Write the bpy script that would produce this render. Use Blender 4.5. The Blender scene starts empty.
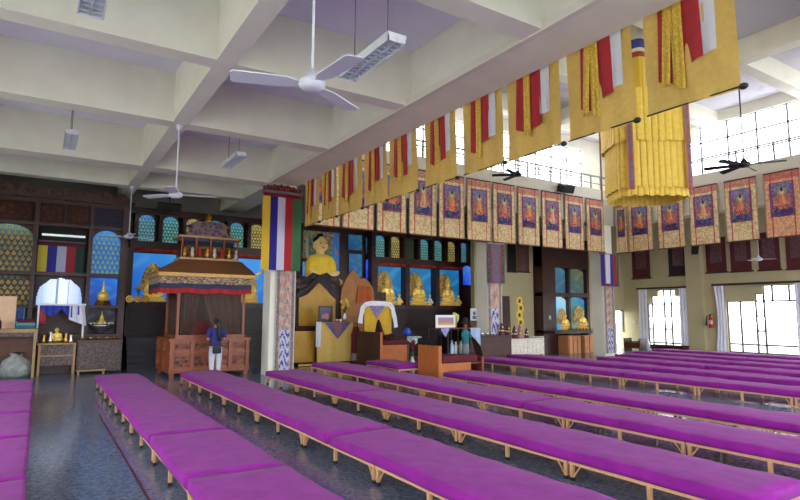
import bpy, bmesh, math, random
from mathutils import Vector, Matrix
PI = math.pi
sc = bpy.context.scene
COL = sc.collection

# ------------------------------------------------------------------ camera
H = 1.85
YAW, PITCH, ROLL, FPX = 0.568109, 0.112174, 0.004258, 562.35
fwd = Vector((math.sin(YAW)*math.cos(PITCH), math.cos(YAW)*math.cos(PITCH), math.sin(PITCH)))
r0 = Vector((math.cos(YAW), -math.sin(YAW), 0)); u0 = r0.cross(fwd)
rgt = r0*math.cos(ROLL)+u0*math.sin(ROLL); upv = u0*math.cos(ROLL)-r0*math.sin(ROLL)
cd = bpy.data.cameras.new('camera'); cam = bpy.data.objects.new('camera', cd); COL.objects.link(cam)
M = Matrix(((rgt.x, upv.x, -fwd.x), (rgt.y, upv.y, -fwd.y), (rgt.z, upv.z, -fwd.z))).to_4x4()
M.translation = Vector((0, 0, H)); cam.matrix_world = M
cd.sensor_width = 36; cd.lens = 36*FPX/800; cd.clip_end = 200
sc.camera = cam

def ray(px, py): return rgt*((px-400)/FPX) - upv*((py-250)/FPX) + fwd
def aX(px, py, X): d = ray(px, py); return Vector((0, 0, H))+d*(X/d.x)
def aY(px, py, Y): d = ray(px, py); return Vector((0, 0, H))+d*(Y/d.y)
def aZ(px, py, Z): d = ray(px, py); return Vector((0, 0, H))+d*((Z-H)/d.z)
def rect(x0, y0, x1, y1, Y):
    """X0, X1, Z0, Z1 of a picture rectangle standing on the plane at depth Y"""
    a, b, c, d = aY(x0, y0, Y), aY(x1, y0, Y), aY(x0, y1, Y), aY(x1, y1, Y)
    return (a.x+c.x)/2, (b.x+d.x)/2, (c.z+d.z)/2, (a.z+b.z)/2

# ------------------------------------------------------------------ materials
def s2l(c):
    c = c/255.0
    return c/12.92 if c <= 0.04045 else ((c+0.055)/1.055)**2.4
def rgb(c): return (s2l(c[0]), s2l(c[1]), s2l(c[2]), 1)
MATS = {}
def mat(name, col, rough=.6, metal=0, var=.12, scale=6, bump=0, emit=0, sheen=0, spec=None, kind='noise', col2=None, coat=0):
    m = bpy.data.materials.new(name); m.use_nodes = True
    nt = m.node_tree; b = nt.nodes['Principled BSDF']
    b.inputs['Roughness'].default_value = rough; b.inputs['Metallic'].default_value = metal
    if spec is not None: b.inputs['Specular IOR Level'].default_value = spec
    if sheen: b.inputs['Sheen Weight'].default_value = sheen
    if coat: b.inputs['Coat Weight'].default_value = coat; b.inputs['Coat Roughness'].default_value = .1
    tc = nt.nodes.new('ShaderNodeTexCoord')
    if kind == 'voronoi':
        t = nt.nodes.new('ShaderNodeTexVoronoi'); fac = t.outputs['Distance']
    elif kind == 'grain':
        mp = nt.nodes.new('ShaderNodeMapping'); mp.inputs['Scale'].default_value = (1, 8, 1)
        t = nt.nodes.new('ShaderNodeTexNoise'); fac = t.outputs['Fac']
        nt.links.new(tc.outputs['Object'], mp.inputs[0]); nt.links.new(mp.outputs[0], t.inputs['Vector'])
        t.inputs['Detail'].default_value = 4
    else:
        t = nt.nodes.new('ShaderNodeTexNoise'); fac = t.outputs['Fac']; t.inputs['Detail'].default_value = 4
    if kind != 'grain': nt.links.new(tc.outputs['Object'], t.inputs['Vector'])
    t.inputs['Scale'].default_value = scale
    mx = nt.nodes.new('ShaderNodeValToRGB')
    c = rgb(col); d = rgb(col2) if col2 else tuple([v*(1-var) for v in c[:3]])+(1,)
    e = c if col2 else tuple([min(1, v*(1+var)) for v in c[:3]])+(1,)
    mx.color_ramp.elements[0].color = d; mx.color_ramp.elements[1].color = e
    mx.color_ramp.elements[0].position = .25; mx.color_ramp.elements[1].position = .75
    nt.links.new(fac, mx.inputs[0]); nt.links.new(mx.outputs[0], b.inputs['Base Color'])
    if bump:
        bp = nt.nodes.new('ShaderNodeBump'); bp.inputs['Strength'].default_value = bump; bp.inputs['Distance'].default_value = .03
        nt.links.new(fac, bp.inputs['Height']); nt.links.new(bp.outputs[0], b.inputs['Normal'])
    if emit:
        nt.links.new(mx.outputs[0], b.inputs['Emission Color']); b.inputs['Emission Strength'].default_value = emit
    MATS[name] = m
    return m
def painted_mat(name, rough, emit=0, metal=0):
    m = bpy.data.materials.new(name); m.use_nodes = True
    nt = m.node_tree; b = nt.nodes['Principled BSDF']; b.inputs['Roughness'].default_value = rough
    b.inputs['Metallic'].default_value = metal
    a = nt.nodes.new('ShaderNodeVertexColor'); a.layer_name = 'Col'
    nt.links.new(a.outputs[0], b.inputs['Base Color'])
    if emit:
        nt.links.new(a.outputs[0], b.inputs['Emission Color']); b.inputs['Emission Strength'].default_value = emit
    return m

P_CLOTH = painted_mat('patterned_cloth', .85); P_GLOW = painted_mat('lit_niche', .5, .6); P_DIM = painted_mat('dim_niche', .5, .22)  # niche lamplight is put into the painted colour as emission
P_GLOSS = painted_mat('printed_gloss', .3)
cream = mat('cream_paint', (240, 237, 221), .75, var=.05, scale=2)
wallc = mat('cream_wall', (190, 178, 138), .8, var=.06, scale=1.5)
ceilm = mat('lavender_white_paint', (236, 234, 248), .85, var=.04, scale=1)
mould = mat('white_moulding', (232, 228, 212), .6, var=.03)
dwood = mat('dark_red_wood', (64, 32, 28), .45, var=.35, scale=5, kind='grain', bump=.1)
dwood2 = mat('carved_dark_wood', (92, 50, 40), .5, scale=9, kind='voronoi', bump=.8, col2=(44, 22, 20))
brown = mat('brown_wood', (96, 52, 30), .45, var=.3, scale=5, kind='grain')
owood = mat('orange_wood', (186, 106, 48), .4, var=.2, scale=4, kind='grain')
rwood = mat('reddish_carved_wood', (140, 72, 40), .45, scale=8, kind='voronoi', bump=.8, col2=(82, 36, 22))
rwoodp = mat('reddish_wood', (150, 80, 46), .4, var=.25, scale=5, kind='grain')
pale = mat('pale_bench_wood', (222, 172, 122), .5, var=.15, scale=6, kind='grain')
greywood = mat('grey_carved_wood', (118, 102, 98), .55, scale=15, kind='voronoi', bump=.6, col2=(84, 70, 68))
tanwood = mat('tan_wood', (176, 140, 92), .5, var=.15, scale=4, kind='grain')
ywood = mat('yellow_lacquer_wood', (196, 146, 40), .45, var=.15, scale=3)
orwood = mat('ochre_lacquer_wood', (172, 108, 36), .45, var=.2, scale=3)
foot_m = mat('dark_rubber', (30, 32, 40), .5)
purple = mat('purple_velvet', (142, 32, 142), .9, var=.2, scale=5, sheen=.06, bump=.15, spec=.2)
maroon = mat('maroon_cloth', (92, 18, 34), .85, var=.25, scale=7, bump=.15)
dmaroon = mat('dark_maroon_cloth', (56, 14, 24), .9, var=.3, scale=7, bump=.15)
redc = mat('red_silk', (178, 28, 44), .55, var=.18, scale=8, sheen=.2)
goldc = mat('gold_brocade', (236, 200, 84), .35, scale=30, kind='voronoi', col2=(212, 168, 52), bump=.25)
yellowc = mat('yellow_cloth', (226, 188, 100), .7, var=.08, scale=14, bump=.06)
yellowl = mat('bright_yellow_cloth', (244, 206, 84), .65, var=.1, scale=10)
whitec = mat('white_scarf_silk', (226, 226, 236), .6, var=.05, scale=10)
bluec = mat('blue_cloth', (40, 60, 170), .7, var=.2, scale=9)
blackc = mat('black_cloth', (26, 22, 24), .9, var=.4, scale=8, bump=.2)
tealc = mat('teal_cloth', (24, 110, 120), .7, var=.3, scale=9)
orangec = mat('orange_cloth', (186, 92, 40), .8, var=.15, scale=7)
gold = mat('gilded_metal', (226, 170, 60), .3, .85, var=.25, scale=12, bump=.3)
goldlit = mat('gilded_statue', (238, 200, 104), .35, .6, var=.25, scale=14, bump=.4, emit=.18)  # faint emission added so the gilding looks lit
brass = mat('brass', (190, 150, 70), .3, .9, var=.2)
silver = mat('silver_metal', (200, 200, 205), .3, .9, var=.15)
whitem = mat('white_enamel', (226, 228, 236), .35, var=.03)
louv = mat('louver_metal', (206, 210, 220), .4, var=.05)
blackm = mat('black_metal', (24, 24, 26), .45, var=.2)
speakm = mat('black_speaker_grille', (14, 14, 15), .7, var=.3, scale=60)
rodm = mat('grey_rod', (120, 120, 126), .4, .5)
darkbr = mat('dark_brown_metal', (58, 42, 32), .5)
winm = mat('window_frame_steel', (92, 92, 88), .5)
skin = mat('skin', (196, 140, 112), .55, var=.06)
navy = mat('navy_shirt', (46, 52, 118), .85, var=.15, scale=12)
hairm = mat('black_hair', (16, 13, 15), .5, var=.4, scale=30)
jeans = mat('white_trousers', (205, 206, 218), .8, var=.06, scale=10)
bagm = mat('dark_navy_bag', (22, 26, 52), .6, var=.3, scale=14)
green = mat('leaf_green', (52, 96, 44), .6, var=.3, scale=12)
petal = mat('yellow_petal', (232, 196, 60), .6, var=.15, scale=12)
whitepet = mat('white_petal', (236, 236, 230), .6, var=.06)
curt = mat('pale_lavender_curtain', (232, 232, 242), .85, var=.06, scale=6)
redpaint = mat('red_paint', (178, 30, 36), .35, var=.1)
peach = mat('peach_board', (236, 198, 160), .6, var=.06)
clearp = mat('clear_plastic_bag', (150, 156, 150), .35, var=.3, scale=9)
whitecarved = mat('whitewashed_carved_wood', (236, 230, 214), .6, scale=16, kind='voronoi', bump=.5, col2=(212, 204, 188))
darkrec = mat('dark_recess', (20, 14, 14), .8, var=.4)

# glass: thin, see-through with a weak mirror layer
glass = bpy.data.materials.new('clear_glass'); glass.use_nodes = True
_n = glass.node_tree; _n.nodes.remove(_n.nodes['Principled BSDF'])
_t = _n.nodes.new('ShaderNodeBsdfTransparent'); _g = _n.nodes.new('ShaderNodeBsdfGlossy'); _g.inputs['Roughness'].default_value = .05
_mx = _n.nodes.new('ShaderNodeMixShader'); _mx.inputs[0].default_value = .03
_n.links.new(_t.outputs[0], _mx.inputs[1]); _n.links.new(_g.outputs[0], _mx.inputs[2]); _n.links.new(_mx.outputs[0], _n.nodes['Material Output'].inputs[0])
_t.inputs[0].default_value = (.97, .98, 1, 1)

glass2 = glass.copy(); glass2.name = 'cabinet_glass'
for q in glass2.node_tree.nodes:
    if q.type == 'MIX_SHADER': q.inputs[0].default_value = .0015
# terrazzo floor
floor_m = bpy.data.materials.new('terrazzo'); floor_m.use_nodes = True
nt = floor_m.node_tree; b = nt.nodes['Principled BSDF']; tc = nt.nodes.new('ShaderNodeTexCoord')
v = nt.nodes.new('ShaderNodeTexVoronoi'); v.inputs['Scale'].default_value = 34
n1 = nt.nodes.new('ShaderNodeTexNoise'); n1.inputs['Scale'].default_value = .35
nt.links.new(tc.outputs['Object'], v.inputs['Vector']); nt.links.new(tc.outputs['Object'], n1.inputs['Vector'])
cr = nt.nodes.new('ShaderNodeValToRGB'); cr.color_ramp.elements[0].color = rgb((86, 98, 120)); cr.color_ramp.elements[1].color = rgb((152, 166, 192))
nt.links.new(v.outputs['Color'], cr.inputs[0])
mm = nt.nodes.new('ShaderNodeMix'); mm.data_type = 'RGBA'; mm.blend_type = 'MULTIPLY'; mm.inputs[0].default_value = .35
nt.links.new(cr.outputs[0], mm.inputs[6]); nt.links.new(n1.outputs['Fac'], mm.inputs[7]); nt.links.new(mm.outputs[2], b.inputs['Base Color'])
b.inputs['Roughness'].default_value = .17; b.inputs['Specular IOR Level'].default_value = .6

# ------------------------------------------------------------------ mesh builder
class MB:
    def __init__(s): s.bm = bmesh.new()
    def poly(s, vs, fs):
        bv = [s.bm.verts.new(v) for v in vs]
        for f in fs:
            try: s.bm.faces.new([bv[i] for i in f])
            except ValueError: pass
        return bv
    def box(s, x0, x1, y0, y1, z0, z1):
        s.poly([(x0, y0, z0), (x1, y0, z0), (x1, y1, z0), (x0, y1, z0), (x0, y0, z1), (x1, y0, z1), (x1, y1, z1), (x0, y1, z1)],
               [(0, 3, 2, 1), (4, 5, 6, 7), (0, 1, 5, 4), (1, 2, 6, 5), (2, 3, 7, 6), (3, 0, 4, 7)]); return s
    def obox(s, c, size, rot):
        R = rot.to_matrix() if hasattr(rot, 'to_matrix') else rot
        h = Vector(size)/2; c = Vector(c); vs = []
        for z in (-1, 1):
            for (x, y) in ((-1, -1), (1, -1), (1, 1), (-1, 1)): vs.append(c+R @ Vector((x*h.x, y*h.y, z*h.z)))
        s.poly(vs, [(0, 3, 2, 1), (4, 5, 6, 7), (0, 1, 5, 4), (1, 2, 6, 5), (2, 3, 7, 6), (3, 0, 4, 7)]); return s
    def bar(s, p0, p1, w, d=None):
        p0, p1 = Vector(p0), Vector(p1); z = (p1-p0).normalized()
        x = Vector((0, 1, 0)).cross(z) if abs(z.y) < .9 else Vector((1, 0, 0)).cross(z)
        x.normalize(); y = z.cross(x)
        R = Matrix((x, y, z)).transposed()
        return s.obox((p0+p1)/2, (w, d or w, (p1-p0).length), R)
    def prism(s, pts, y0, y1):
        """outline in the XZ plane, pushed from y0 to y1"""
        n = len(pts); vs = [(x, y0, z) for x, z in pts]+[(x, y1, z) for x, z in pts]
        s.poly(vs, [tuple(range(n)), tuple(range(2*n-1, n-1, -1))]+[(i, (i+1) % n+0, (i+1) % n+n, i+n)[::-1] for i in range(n)])
        return s
    def lathe(s, prof, c=(0, 0, 0), seg=16, sx=1, sy=1):
        c = Vector(c); rows = []
        for r, z in prof:
            rows.append([s.bm.verts.new(c+Vector((r*sx*math.cos(2*PI*k/seg), r*sy*math.sin(2*PI*k/seg), z))) for k in range(seg)])
        for a, b in zip(rows, rows[1:]):
            for k in range(seg): s.bm.faces.new((a[k], a[(k+1) % seg], b[(k+1) % seg], b[k]))
        s.bm.faces.new(rows[0][::-1]); s.bm.faces.new(rows[-1]); return s
    def cyl(s, p0, p1, r0, r1=None, seg=10):
        return s.tube([p0, p1], [r0, r0 if r1 is None else r1], seg)
    def tube(s, path, r, seg=8):
        path = [Vector(p) for p in path]; rs = r if isinstance(r, (list, tuple)) else [r]*len(path); rows = []; ref = None
        for i, p in enumerate(path):
            t = (path[min(i+1, len(path)-1)]-path[max(i-1, 0)]).normalized()
            if ref is None: ref = Vector((1, 0, 0)) if abs(t.x) < .8 else Vector((0, 1, 0))
            x = (ref-t*ref.dot(t)).normalized(); ref = x; y = t.cross(x)
            rows.append([s.bm.verts.new(p+(x*math.cos(2*PI*k/seg)+y*math.sin(2*PI*k/seg))*rs[i]) for k in range(seg)])
        for a, b in zip(rows, rows[1:]):
            for k in range(seg): s.bm.faces.new((a[k], a[(k+1) % seg], b[(k+1) % seg], b[k]))
        s.bm.faces.new(rows[0][::-1]); s.bm.faces.new(rows[-1]); return s
    def ell(s, c, r, seg=12, rings=8, rot=None):
        c = Vector(c); r = Vector(r) if not isinstance(r, (int, float)) else Vector((r, r, r))
        R = rot.to_matrix() if rot else Matrix.Identity(3)
        f = lambda a, t: c+R @ Vector((r.x*math.sin(a)*math.cos(t), r.y*math.sin(a)*math.sin(t), r.z*math.cos(a)))
        top = s.bm.verts.new(f(0, 0)); bot = s.bm.verts.new(f(PI, 0))
        rows = [[s.bm.verts.new(f(PI*i/rings, 2*PI*k/seg)) for k in range(seg)] for i in range(1, rings)]
        for k in range(seg):
            s.bm.faces.new((top, rows[0][k], rows[0][(k+1) % seg])); s.bm.faces.new((bot, rows[-1][(k+1) % seg], rows[-1][k]))
        for a, b in zip(rows, rows[1:]):
            for k in range(seg): s.bm.faces.new((a[k], b[k], b[(k+1) % seg], a[(k+1) % seg]))
        return s
    def sheet(s, fn, nu, nv, thick=0):
        g = [[s.bm.verts.new(fn(i/nu, j/nv)) for i in range(nu+1)] for j in range(nv+1)]
        for j in range(nv):
            for i in range(nu): s.bm.faces.new((g[j][i], g[j][i+1], g[j+1][i+1], g[j+1][i]))
        return s
    def bevel(s, w, seg=2):
        bmesh.ops.bevel(s.bm, geom=list(s.bm.edges), offset=w, segments=seg, profile=.6, affect='EDGES', clamp_overlap=True); return s
    def build(s, name, m, parent=None, smooth=False, solid=0):
        bmesh.ops.recalc_face_normals(s.bm, faces=list(s.bm.faces))
        if smooth:
            for f in s.bm.faces: f.smooth = True
        me = bpy.data.meshes.new(name); s.bm.to_mesh(me); s.bm.free(); me.materials.append(m)
        o = bpy.data.objects.new(name, me); COL.objects.link(o)
        if parent is not None: attach(o, parent)
        if solid:
            md = o.modifiers.new('solid', 'SOLIDIFY'); md.thickness = solid; md.offset = 0
        return o

def wpos(o):
    p = Vector(o.location)
    while o.parent is not None:
        o = o.parent; p = p+o.location
    return p
def attach(o, parent):
    """geometry is written in world axes; the parent only carries a base point"""
    o.parent = parent
    r = parent
    while r.parent is not None: r = r.parent
    o.matrix_parent_inverse = Matrix.Translation(-r.location) if parent.parent is None else Matrix.Identity(4)
def thing(name, label, cat, loc=(0, 0, 0), group=None):
    o = bpy.data.objects.new(name, None); COL.objects.link(o); o.location = loc; o.empty_display_size = .1
    o['label'] = label; o['category'] = cat
    if group: o['group'] = group
    return o
def tag(o, label, cat, group=None, kind=None):
    o['label'] = label; o['category'] = cat
    if group: o['group'] = group
    if kind: o['kind'] = kind
    return o
def struct(o):
    o['kind'] = 'structure'; return o
def dup(root, loc, label=None, group=None):
    r = root.copy(); COL.objects.link(r); r.location = loc
    if label: r['label'] = label
    if group: r['group'] = group
    for ch in list(root.children):
        c = ch.copy(); COL.objects.link(c); c.parent = r
        for g in list(ch.children):
            d = g.copy(); COL.objects.link(d); d.parent = c
    return r
def painted(name, pos, nu, nv, colf, m, parent=None, flat=True):
    """a surface pos(u, v) with its pattern colf(u, v) carried as a colour attribute (u across, v up)"""
    bm = bmesh.new(); g = [[bm.verts.new(pos(i/nu, j/nv)) for i in range(nu+1)] for j in range(nv+1)]
    for j in range(nv):
        for i in range(nu): bm.faces.new((g[j][i], g[j][i+1], g[j+1][i+1], g[j+1][i]))
    me = bpy.data.meshes.new(name); bm.to_mesh(me); bm.free(); me.materials.append(m)
    ca = me.color_attributes.new('Col', 'FLOAT_COLOR', 'CORNER'); k = 0
    for j in range(nv):
        for i in range(nu):
            if flat:
                c = rgb(colf((i+.5)/nu, (j+.5)/nv))
                for q in range(4): ca.data[k+q].color = c
            else:
                for q, (a, b_) in enumerate(((0, 0), (1, 0), (1, 1), (0, 1))): ca.data[k+q].color = rgb(colf((i+a)/nu, (j+b_)/nv))
            k += 4
    o = bpy.data.objects.new(name, me); COL.objects.link(o)
    if parent is not None: attach(o, parent)
    return o
def mixc(a, b, t):
    t = max(0, min(1, t)); return tuple(a[i]*(1-t)+b[i]*t for i in range(3))
def hsh(i, j, s=0):
    return (math.sin(i*12.9898+j*78.233+s*37.719)*43758.5453) % 1.0
ORD = ['zeroth', 'first', 'second', 'third', 'fourth', 'fifth', 'sixth', 'seventh', 'eighth', 'ninth', 'tenth', 'eleventh', 'twelfth']
# ------------------------------------------------------------------ the hall
XL, XR, YR, YB, YB2 = -4.5, 27.2, -6.0, 22.2, 19.6
def S(name, mb, m): return struct(mb.build(name, m))
S('floor', MB().box(XL-.3, XR+.3, YR-.3, YB+.3, -.2, 0), floor_m)
redline = mat('dark_red_inlay', (96, 40, 44), .3)
S('trim_1', MB().box(1.03, 1.055, -5, 11.8, 0, .003), redline)
# aisle ceiling and its grid of beams
S('ceiling', MB().box(XL, 5.8, YR, YB, 6.85, 7.1).box(5.8, XR+.2, 17.0, YB, 6.85, 7.1).box(22.3, XR+.2, YR, 17.0, 6.85, 7.1), ceilm)
S('ceiling_nave', MB().box(5.8, 23.9, YR, 18.1, 10.3, 10.5), mat('nave_ceiling_paint', (206, 204, 210), .85, var=.03))
DB = [(-1.75, -1.4), (1.75, 2.1), (5.22, 5.6), (8.68, 9.02), (12.1, 12.5), (16.35, 16.98), (19.2, 19.6)]
aisle_b = MB()
for a, b_ in DB:
    aisle_b.box(XL, 2.11, a, b_, 5.8, 6.86); aisle_b.box(2.43, 5.76, a, b_, 5.8, 6.86)
aisle_b.box(2.11, 2.43, YR, YB, 5.8, 6.86); aisle_b.box(-2.4, -2.1, YR, YB, 5.801, 6.86)
S('ceiling_beam_aisle', aisle_b, cream)
S('ceiling_beam_left', MB().box(5.76, 6.6, YR, 17.0, 5.8, 10.31).box(5.76, 6.6, 17.0, YB, 5.8, 6.86), cream)
S('trim_2', MB().box(5.66, 5.76, YR, 17.0, 5.78, 5.9), mould)
nb = MB()
for a in (1.5, 4.95, 8.35, 12.0, 15.4):
    nb.box(6.6, 17.7, a, a+.42, 9.62, 10.31); nb.box(18.1, 23.4, a, a+.42, 9.62, 10.31)
nb.box(17.7, 18.1, YR, 17.6, 9.6, 10.31); nb.box(11.6, 12.0, YR, 17.6, 9.61, 10.31)
S('ceiling_beam_nave', nb, cream)
# ledges above the hanging scrolls
ledge = mat('ledge_paint', (198, 190, 172), .75, var=.05)
S('trim_ledge_back', MB().box(6.6, 22.2, 16.38, 17.02, 5.9, 7.2).box(6.6, 23.45, 16.36, 17.75, 7.05, 7.5), ledge)
S('trim_ledge_right', MB().box(22.25, 22.9, YR, 16.36, 5.9, 7.2).box(22.23, 23.55, YR, 16.36, 7.05, 7.5), ledge)
# outer walls; openings are left between the pieces
def wall_with_holes(name, along, pos, thick, lo, hi, z0, z1, holes, m):
    """along 'X' or 'Y': wall runs on that axis; holes = (a0, a1, z0, z1), separate along the axis"""
    mb = MB()
    def bx(a, b_, c, d):
        if b_-a < .005 or d-c < .005: return
        if along == 'Y': mb.box(pos, pos+thick, a, b_, c, d)
        else: mb.box(a, b_, pos, pos+thick, c, d)
    cur = lo
    for a, b_, c, d in sorted(holes):
        bx(cur, a, z0, z1); bx(a, b_, z0, c); bx(a, b_, d, z1); cur = b_
    bx(cur, hi, z0, z1)
    return S(name, mb, m)
def portal(c, sx, sy, direc):
    l = bpy.data.lights.new('daylight_portal', 'AREA'); l.shape = 'RECTANGLE'; l.size = sx; l.size_y = sy
    l.cycles.is_portal = True
    o = bpy.data.objects.new('daylight_portal', l); COL.objects.link(o); o.location = c
    o.rotation_euler = Vector(direc).to_track_quat('-Z', 'Y').to_euler(); return o
def pane(o, axis, pos, a0, a1, z0, z1):
    mb = MB()
    if axis == 'Y': mb.box(pos, pos+.006, a0, a1, z0, z1)
    else: mb.box(a0, a1, pos, pos+.006, z0, z1)
    return mb.build('window_pane', glass, o)

# right wall: two stepped windows (outline read off the photograph, at the wall's own plane)
def ry(px, py=300): return aX(px, py, XR).y
def rz(px, py): return aX(px, py, XR).z
Y1a, Y1b = ry(682.4), ry(646.5); Y1c, Y1d = ry(681.7), ry(650.7); Y1e, Y1f = ry(674.8), ry(657.6)
Z1 = (.12, rz(665, 304), rz(665, 296.5), rz(665, 290.5))
Y2r = 9.6
Y2 = [ry(725.6), ry(754.5), ry(762.8)]
Z2 = (.12, rz(740, 301.3), rz(758, 293.8), rz(780, 285.5))
wall_with_holes('wall_right', 'Y', XR, .25, YR, YB2+.3, 0, 7.1,
    [(Y1a, Y1b, Z1[0], Z1[3]), (Y2r, Y2[0], Z2[0], Z2[3]), (3.2, 7.4, .38, 3.4), (-3.5, .8, .38, 3.4)], wallc)
# stepped masonry corners inside the openings
S('wall_right_steps', MB().box(XR+.02, XR+.23, Y1a, Y1e, Z1[2], Z1[3]).box(XR+.02, XR+.23, Y1f, Y1b, Z1[2], Z1[3])
  .box(XR+.02, XR+.23, Y1a, Y1c, Z1[1], Z1[2]).box(XR+.02, XR+.23, Y1d, Y1b, Z1[1], Z1[2])
  .box(XR+.02, XR+.23, Y2[1], Y2[0], Z2[1], Z2[3]).box(XR+.02, XR+.23, Y2[2], Y2[1], Z2[2], Z2[3]), wallc)
S('wall_right_pilaster', MB().box(XR-.28, XR, ry(705.5), ry(690), 0, 7.0), wallc)
XW = XR+.1
def wbars(name, vs, hs, w=.075):
    mb = MB()
    for y, a, c in vs: mb.box(XW-.03, XW+.03, y-w/2, y+w/2, a, c)
    for z, a, c in hs: mb.box(XW-.025, XW+.025, a, c, z-w/2, z+w/2)
    return mb.build(name, winm)
w1 = struct(wbars('window_1', [(Y1a+.02, Z1[0], Z1[1]), (Y1b-.02, Z1[0], Z1[1]), (ry(651), Z1[0], Z1[2]), (ry(663), Z1[0], Z1[3]), (ry(670), Z1[0], Z1[3])],
    [(Z1[1], Y1a, Y1b), (Z1[0]+.02, Y1a, Y1b), (rz(665, 343), Y1a, Y1b), (rz(665, 316), ry(670), ry(663)), (rz(665, 329), ry(670), ry(663)), (rz(649, 316), ry(651), Y1b), (rz(649, 329), ry(651), Y1b)]))
pane(w1, 'Y', XW, Y1a, Y1b, Z1[0], Z1[3])
w2 = struct(wbars('window_2', [(ry(739), Z2[0], Z2[1]), (Y2[1], Z2[0], Z2[2]), (Y2[2], Z2[0], Z2[3]), (ry(771, 290), Z2[1], Z2[3]), (ry(788, 290), Z2[1], Z2[3]), (10.6, Z2[0], Z2[3]), (Y2[0]-.02, Z2[0], Z2[1])],
    [(Z2[1], Y2r, Y2[0]), (Z2[2], Y2[2], Y2[1]), (rz(758, 316), Y2[2], Y2[1]), (rz(758, 331), Y2[2], Y2[1]), (rz(758, 345), Y2r, Y2[0]), (Z2[0]+.02, Y2r, Y2[0])]))
pane(w2, 'Y', XW, Y2r, Y2[0], Z2[0], Z2[3])
portal((XR+.24, (Y1a+Y1b)/2, 1.8), 3.6, 3.2, (-1, 0, 0)); portal((XR+.24, (Y2r+Y2[0])/2, 1.8), Y2[0]-Y2r, 3.2, (-1, 0, 0))
for i, (a, b_) in enumerate(((3.2, 7.4), (-3.5, .8))):
    mb = MB()
    for k in range(5): mb.box(XW-.03, XW+.03, a+(b_-a)*k/4-.03, a+(b_-a)*k/4+.03, .38, 3.4)
    mb.box(XW-.03, XW+.03, a, b_, 2.6, 2.66)
    o = struct(mb.build('window_%d' % (i+3), winm)); pane(o, 'Y', XW, a, b_, .38, 3.4); portal((XR+.24, (a+b_)/2, 1.9), b_-a, 3, (-1, 0, 0))

# far wall: an altar alcove on the left, a nearer wall to the right with a bright doorway
DX0, DX1 = aY(616, 320, YB2).x, aY(627.4, 320, YB2).x; DZ = aY(622, 310, YB2).z
YS0, YS1 = 20.7, 24.1
wall_with_holes('wall_back_right', 'X', YB2, .25, 16.5, XR+.25, 0, 7.1, [(DX0, DX1, 0, DZ)], wallc)
S('wall_alcove_side', MB().box(17.85, 18.05, YB2+.25, YB, 0, 7.1), wallc)
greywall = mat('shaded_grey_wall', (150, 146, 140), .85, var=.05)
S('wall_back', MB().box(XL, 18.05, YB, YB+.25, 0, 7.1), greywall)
dr = struct(MB().box(DX0-.02, DX0+.05, YB2+.05, YB2+.2, 0, DZ).box(DX1-.28, DX1-.22, YB2+.08, YB2+.14, .9, DZ).box(DX0, DX1, YB2+.05, YB2+.2, DZ-.05, DZ).build('door_1', winm))
portal(((DX0+DX1)/2, YB2+.24, 1.2), .8, 2.2, (0, -1, 0))
# left and rear walls, out of the picture, with windows added to let daylight in
for nm, along, pos, lo, hi, hs in (('wall_left', 'Y', XL-.25, YR, YB+.3, [(-4, -.5, .9, 4.6), (1.5, 5, .9, 4.6), (7, 10.5, .9, 4.6), (13.2, 16, .9, 4.6)]),
                                   ('wall_rear', 'X', YR-.25, XL, 23.6, [(-3.5, .5, .9, 5), (1.5, 5.2, .9, 5), (8, 13, .3, 8.6), (15, 20.5, .3, 8.6)])):
    wall_with_holes(nm, along, pos, .25, lo, hi, 0, 10.5 if nm == 'wall_rear' else 7.1, hs, wallc)
    for j, (a, b_, c, d) in enumerate(hs):
        mb = MB(); n = 4
        for k in range(n+1):
            q = a+(b_-a)*k/n
            if along == 'Y': mb.box(pos+.08, pos+.14, q-.03, q+.03, c, d)
            else: mb.box(q-.03, q+.03, pos+.08, pos+.14, c, d)
        for z in (c+.03, (c+d)/2, d-.03):
            if along == 'Y': mb.box(pos+.09, pos+.13, a, b_, z-.03, z+.03)
            else: mb.box(a, b_, pos+.09, pos+.13, z-.03, z+.03)
        o = struct(mb.build('window_%d' % (5+j+(4 if along == 'X' else 0)), winm)); pane(o, along, pos+.1, a, b_, c, d)
        portal((pos+.01, (a+b_)/2, (c+d)/2) if along == 'Y' else ((a+b_)/2, pos+.01, (c+d)/2), b_-a, d-c, (1, 0, 0) if along == 'Y' else (0, 1, 0))
S('wall_rear_right', MB().box(23.6, XR+.25, YR-.25, YR, 0, 7.1), wallc)
# clerestory
CB, CR = 17.6, 23.4
wall_with_holes('wall_clerestory_back', 'X', CB, .25, 6.6, 23.65, 7.5, 10.3, [(7.2, 21.7, 7.62, 9.75)], cream)
wall_with_holes('wall_clerestory_right', 'Y', CR, .25, YR, CB, 7.5, 10.3, [(-5, 16.2, 7.62, 9.86)], cream)
mb = MB(); z = [7.62, 8.4, 9.1, 9.75]
for k in range(15): mb.box(7.2+14.5*k/14-.035, 7.2+14.5*k/14+.035, CB+.1, CB+.15, z[0], z[3])
for q in z: mb.box(7.2, 21.7, CB+.1, CB+.15, q-.03, q+.03)
lightwin = mat('pale_window_bars', (150, 150, 156), .5)
o = struct(mb.build('window_13', lightwin)); pane(o, 'X', CB+.12, 7.2, 21.7, z[0], z[3]); portal((14.45, CB+.24, 8.7), 14.5, 2.1, (0, -1, 0))
mb = MB(); z = [7.62, 8.4, 9.15, 9.86]
for k in range(20): mb.box(CR+.1, CR+.15, -5+21.2*k/19-.035, -5+21.2*k/19+.035, z[0], z[3])
for q in z: mb.box(CR+.1, CR+.15, -5, 16.2, q-.03, q+.03)
o = struct(mb.build('window_14', lightwin)); pane(o, 'Y', CR+.12, -5, 16.2, z[0], z[3]); portal((CR+.24, 5.6, 8.8), 21, 2.2, (-1, 0, 0))
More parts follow.
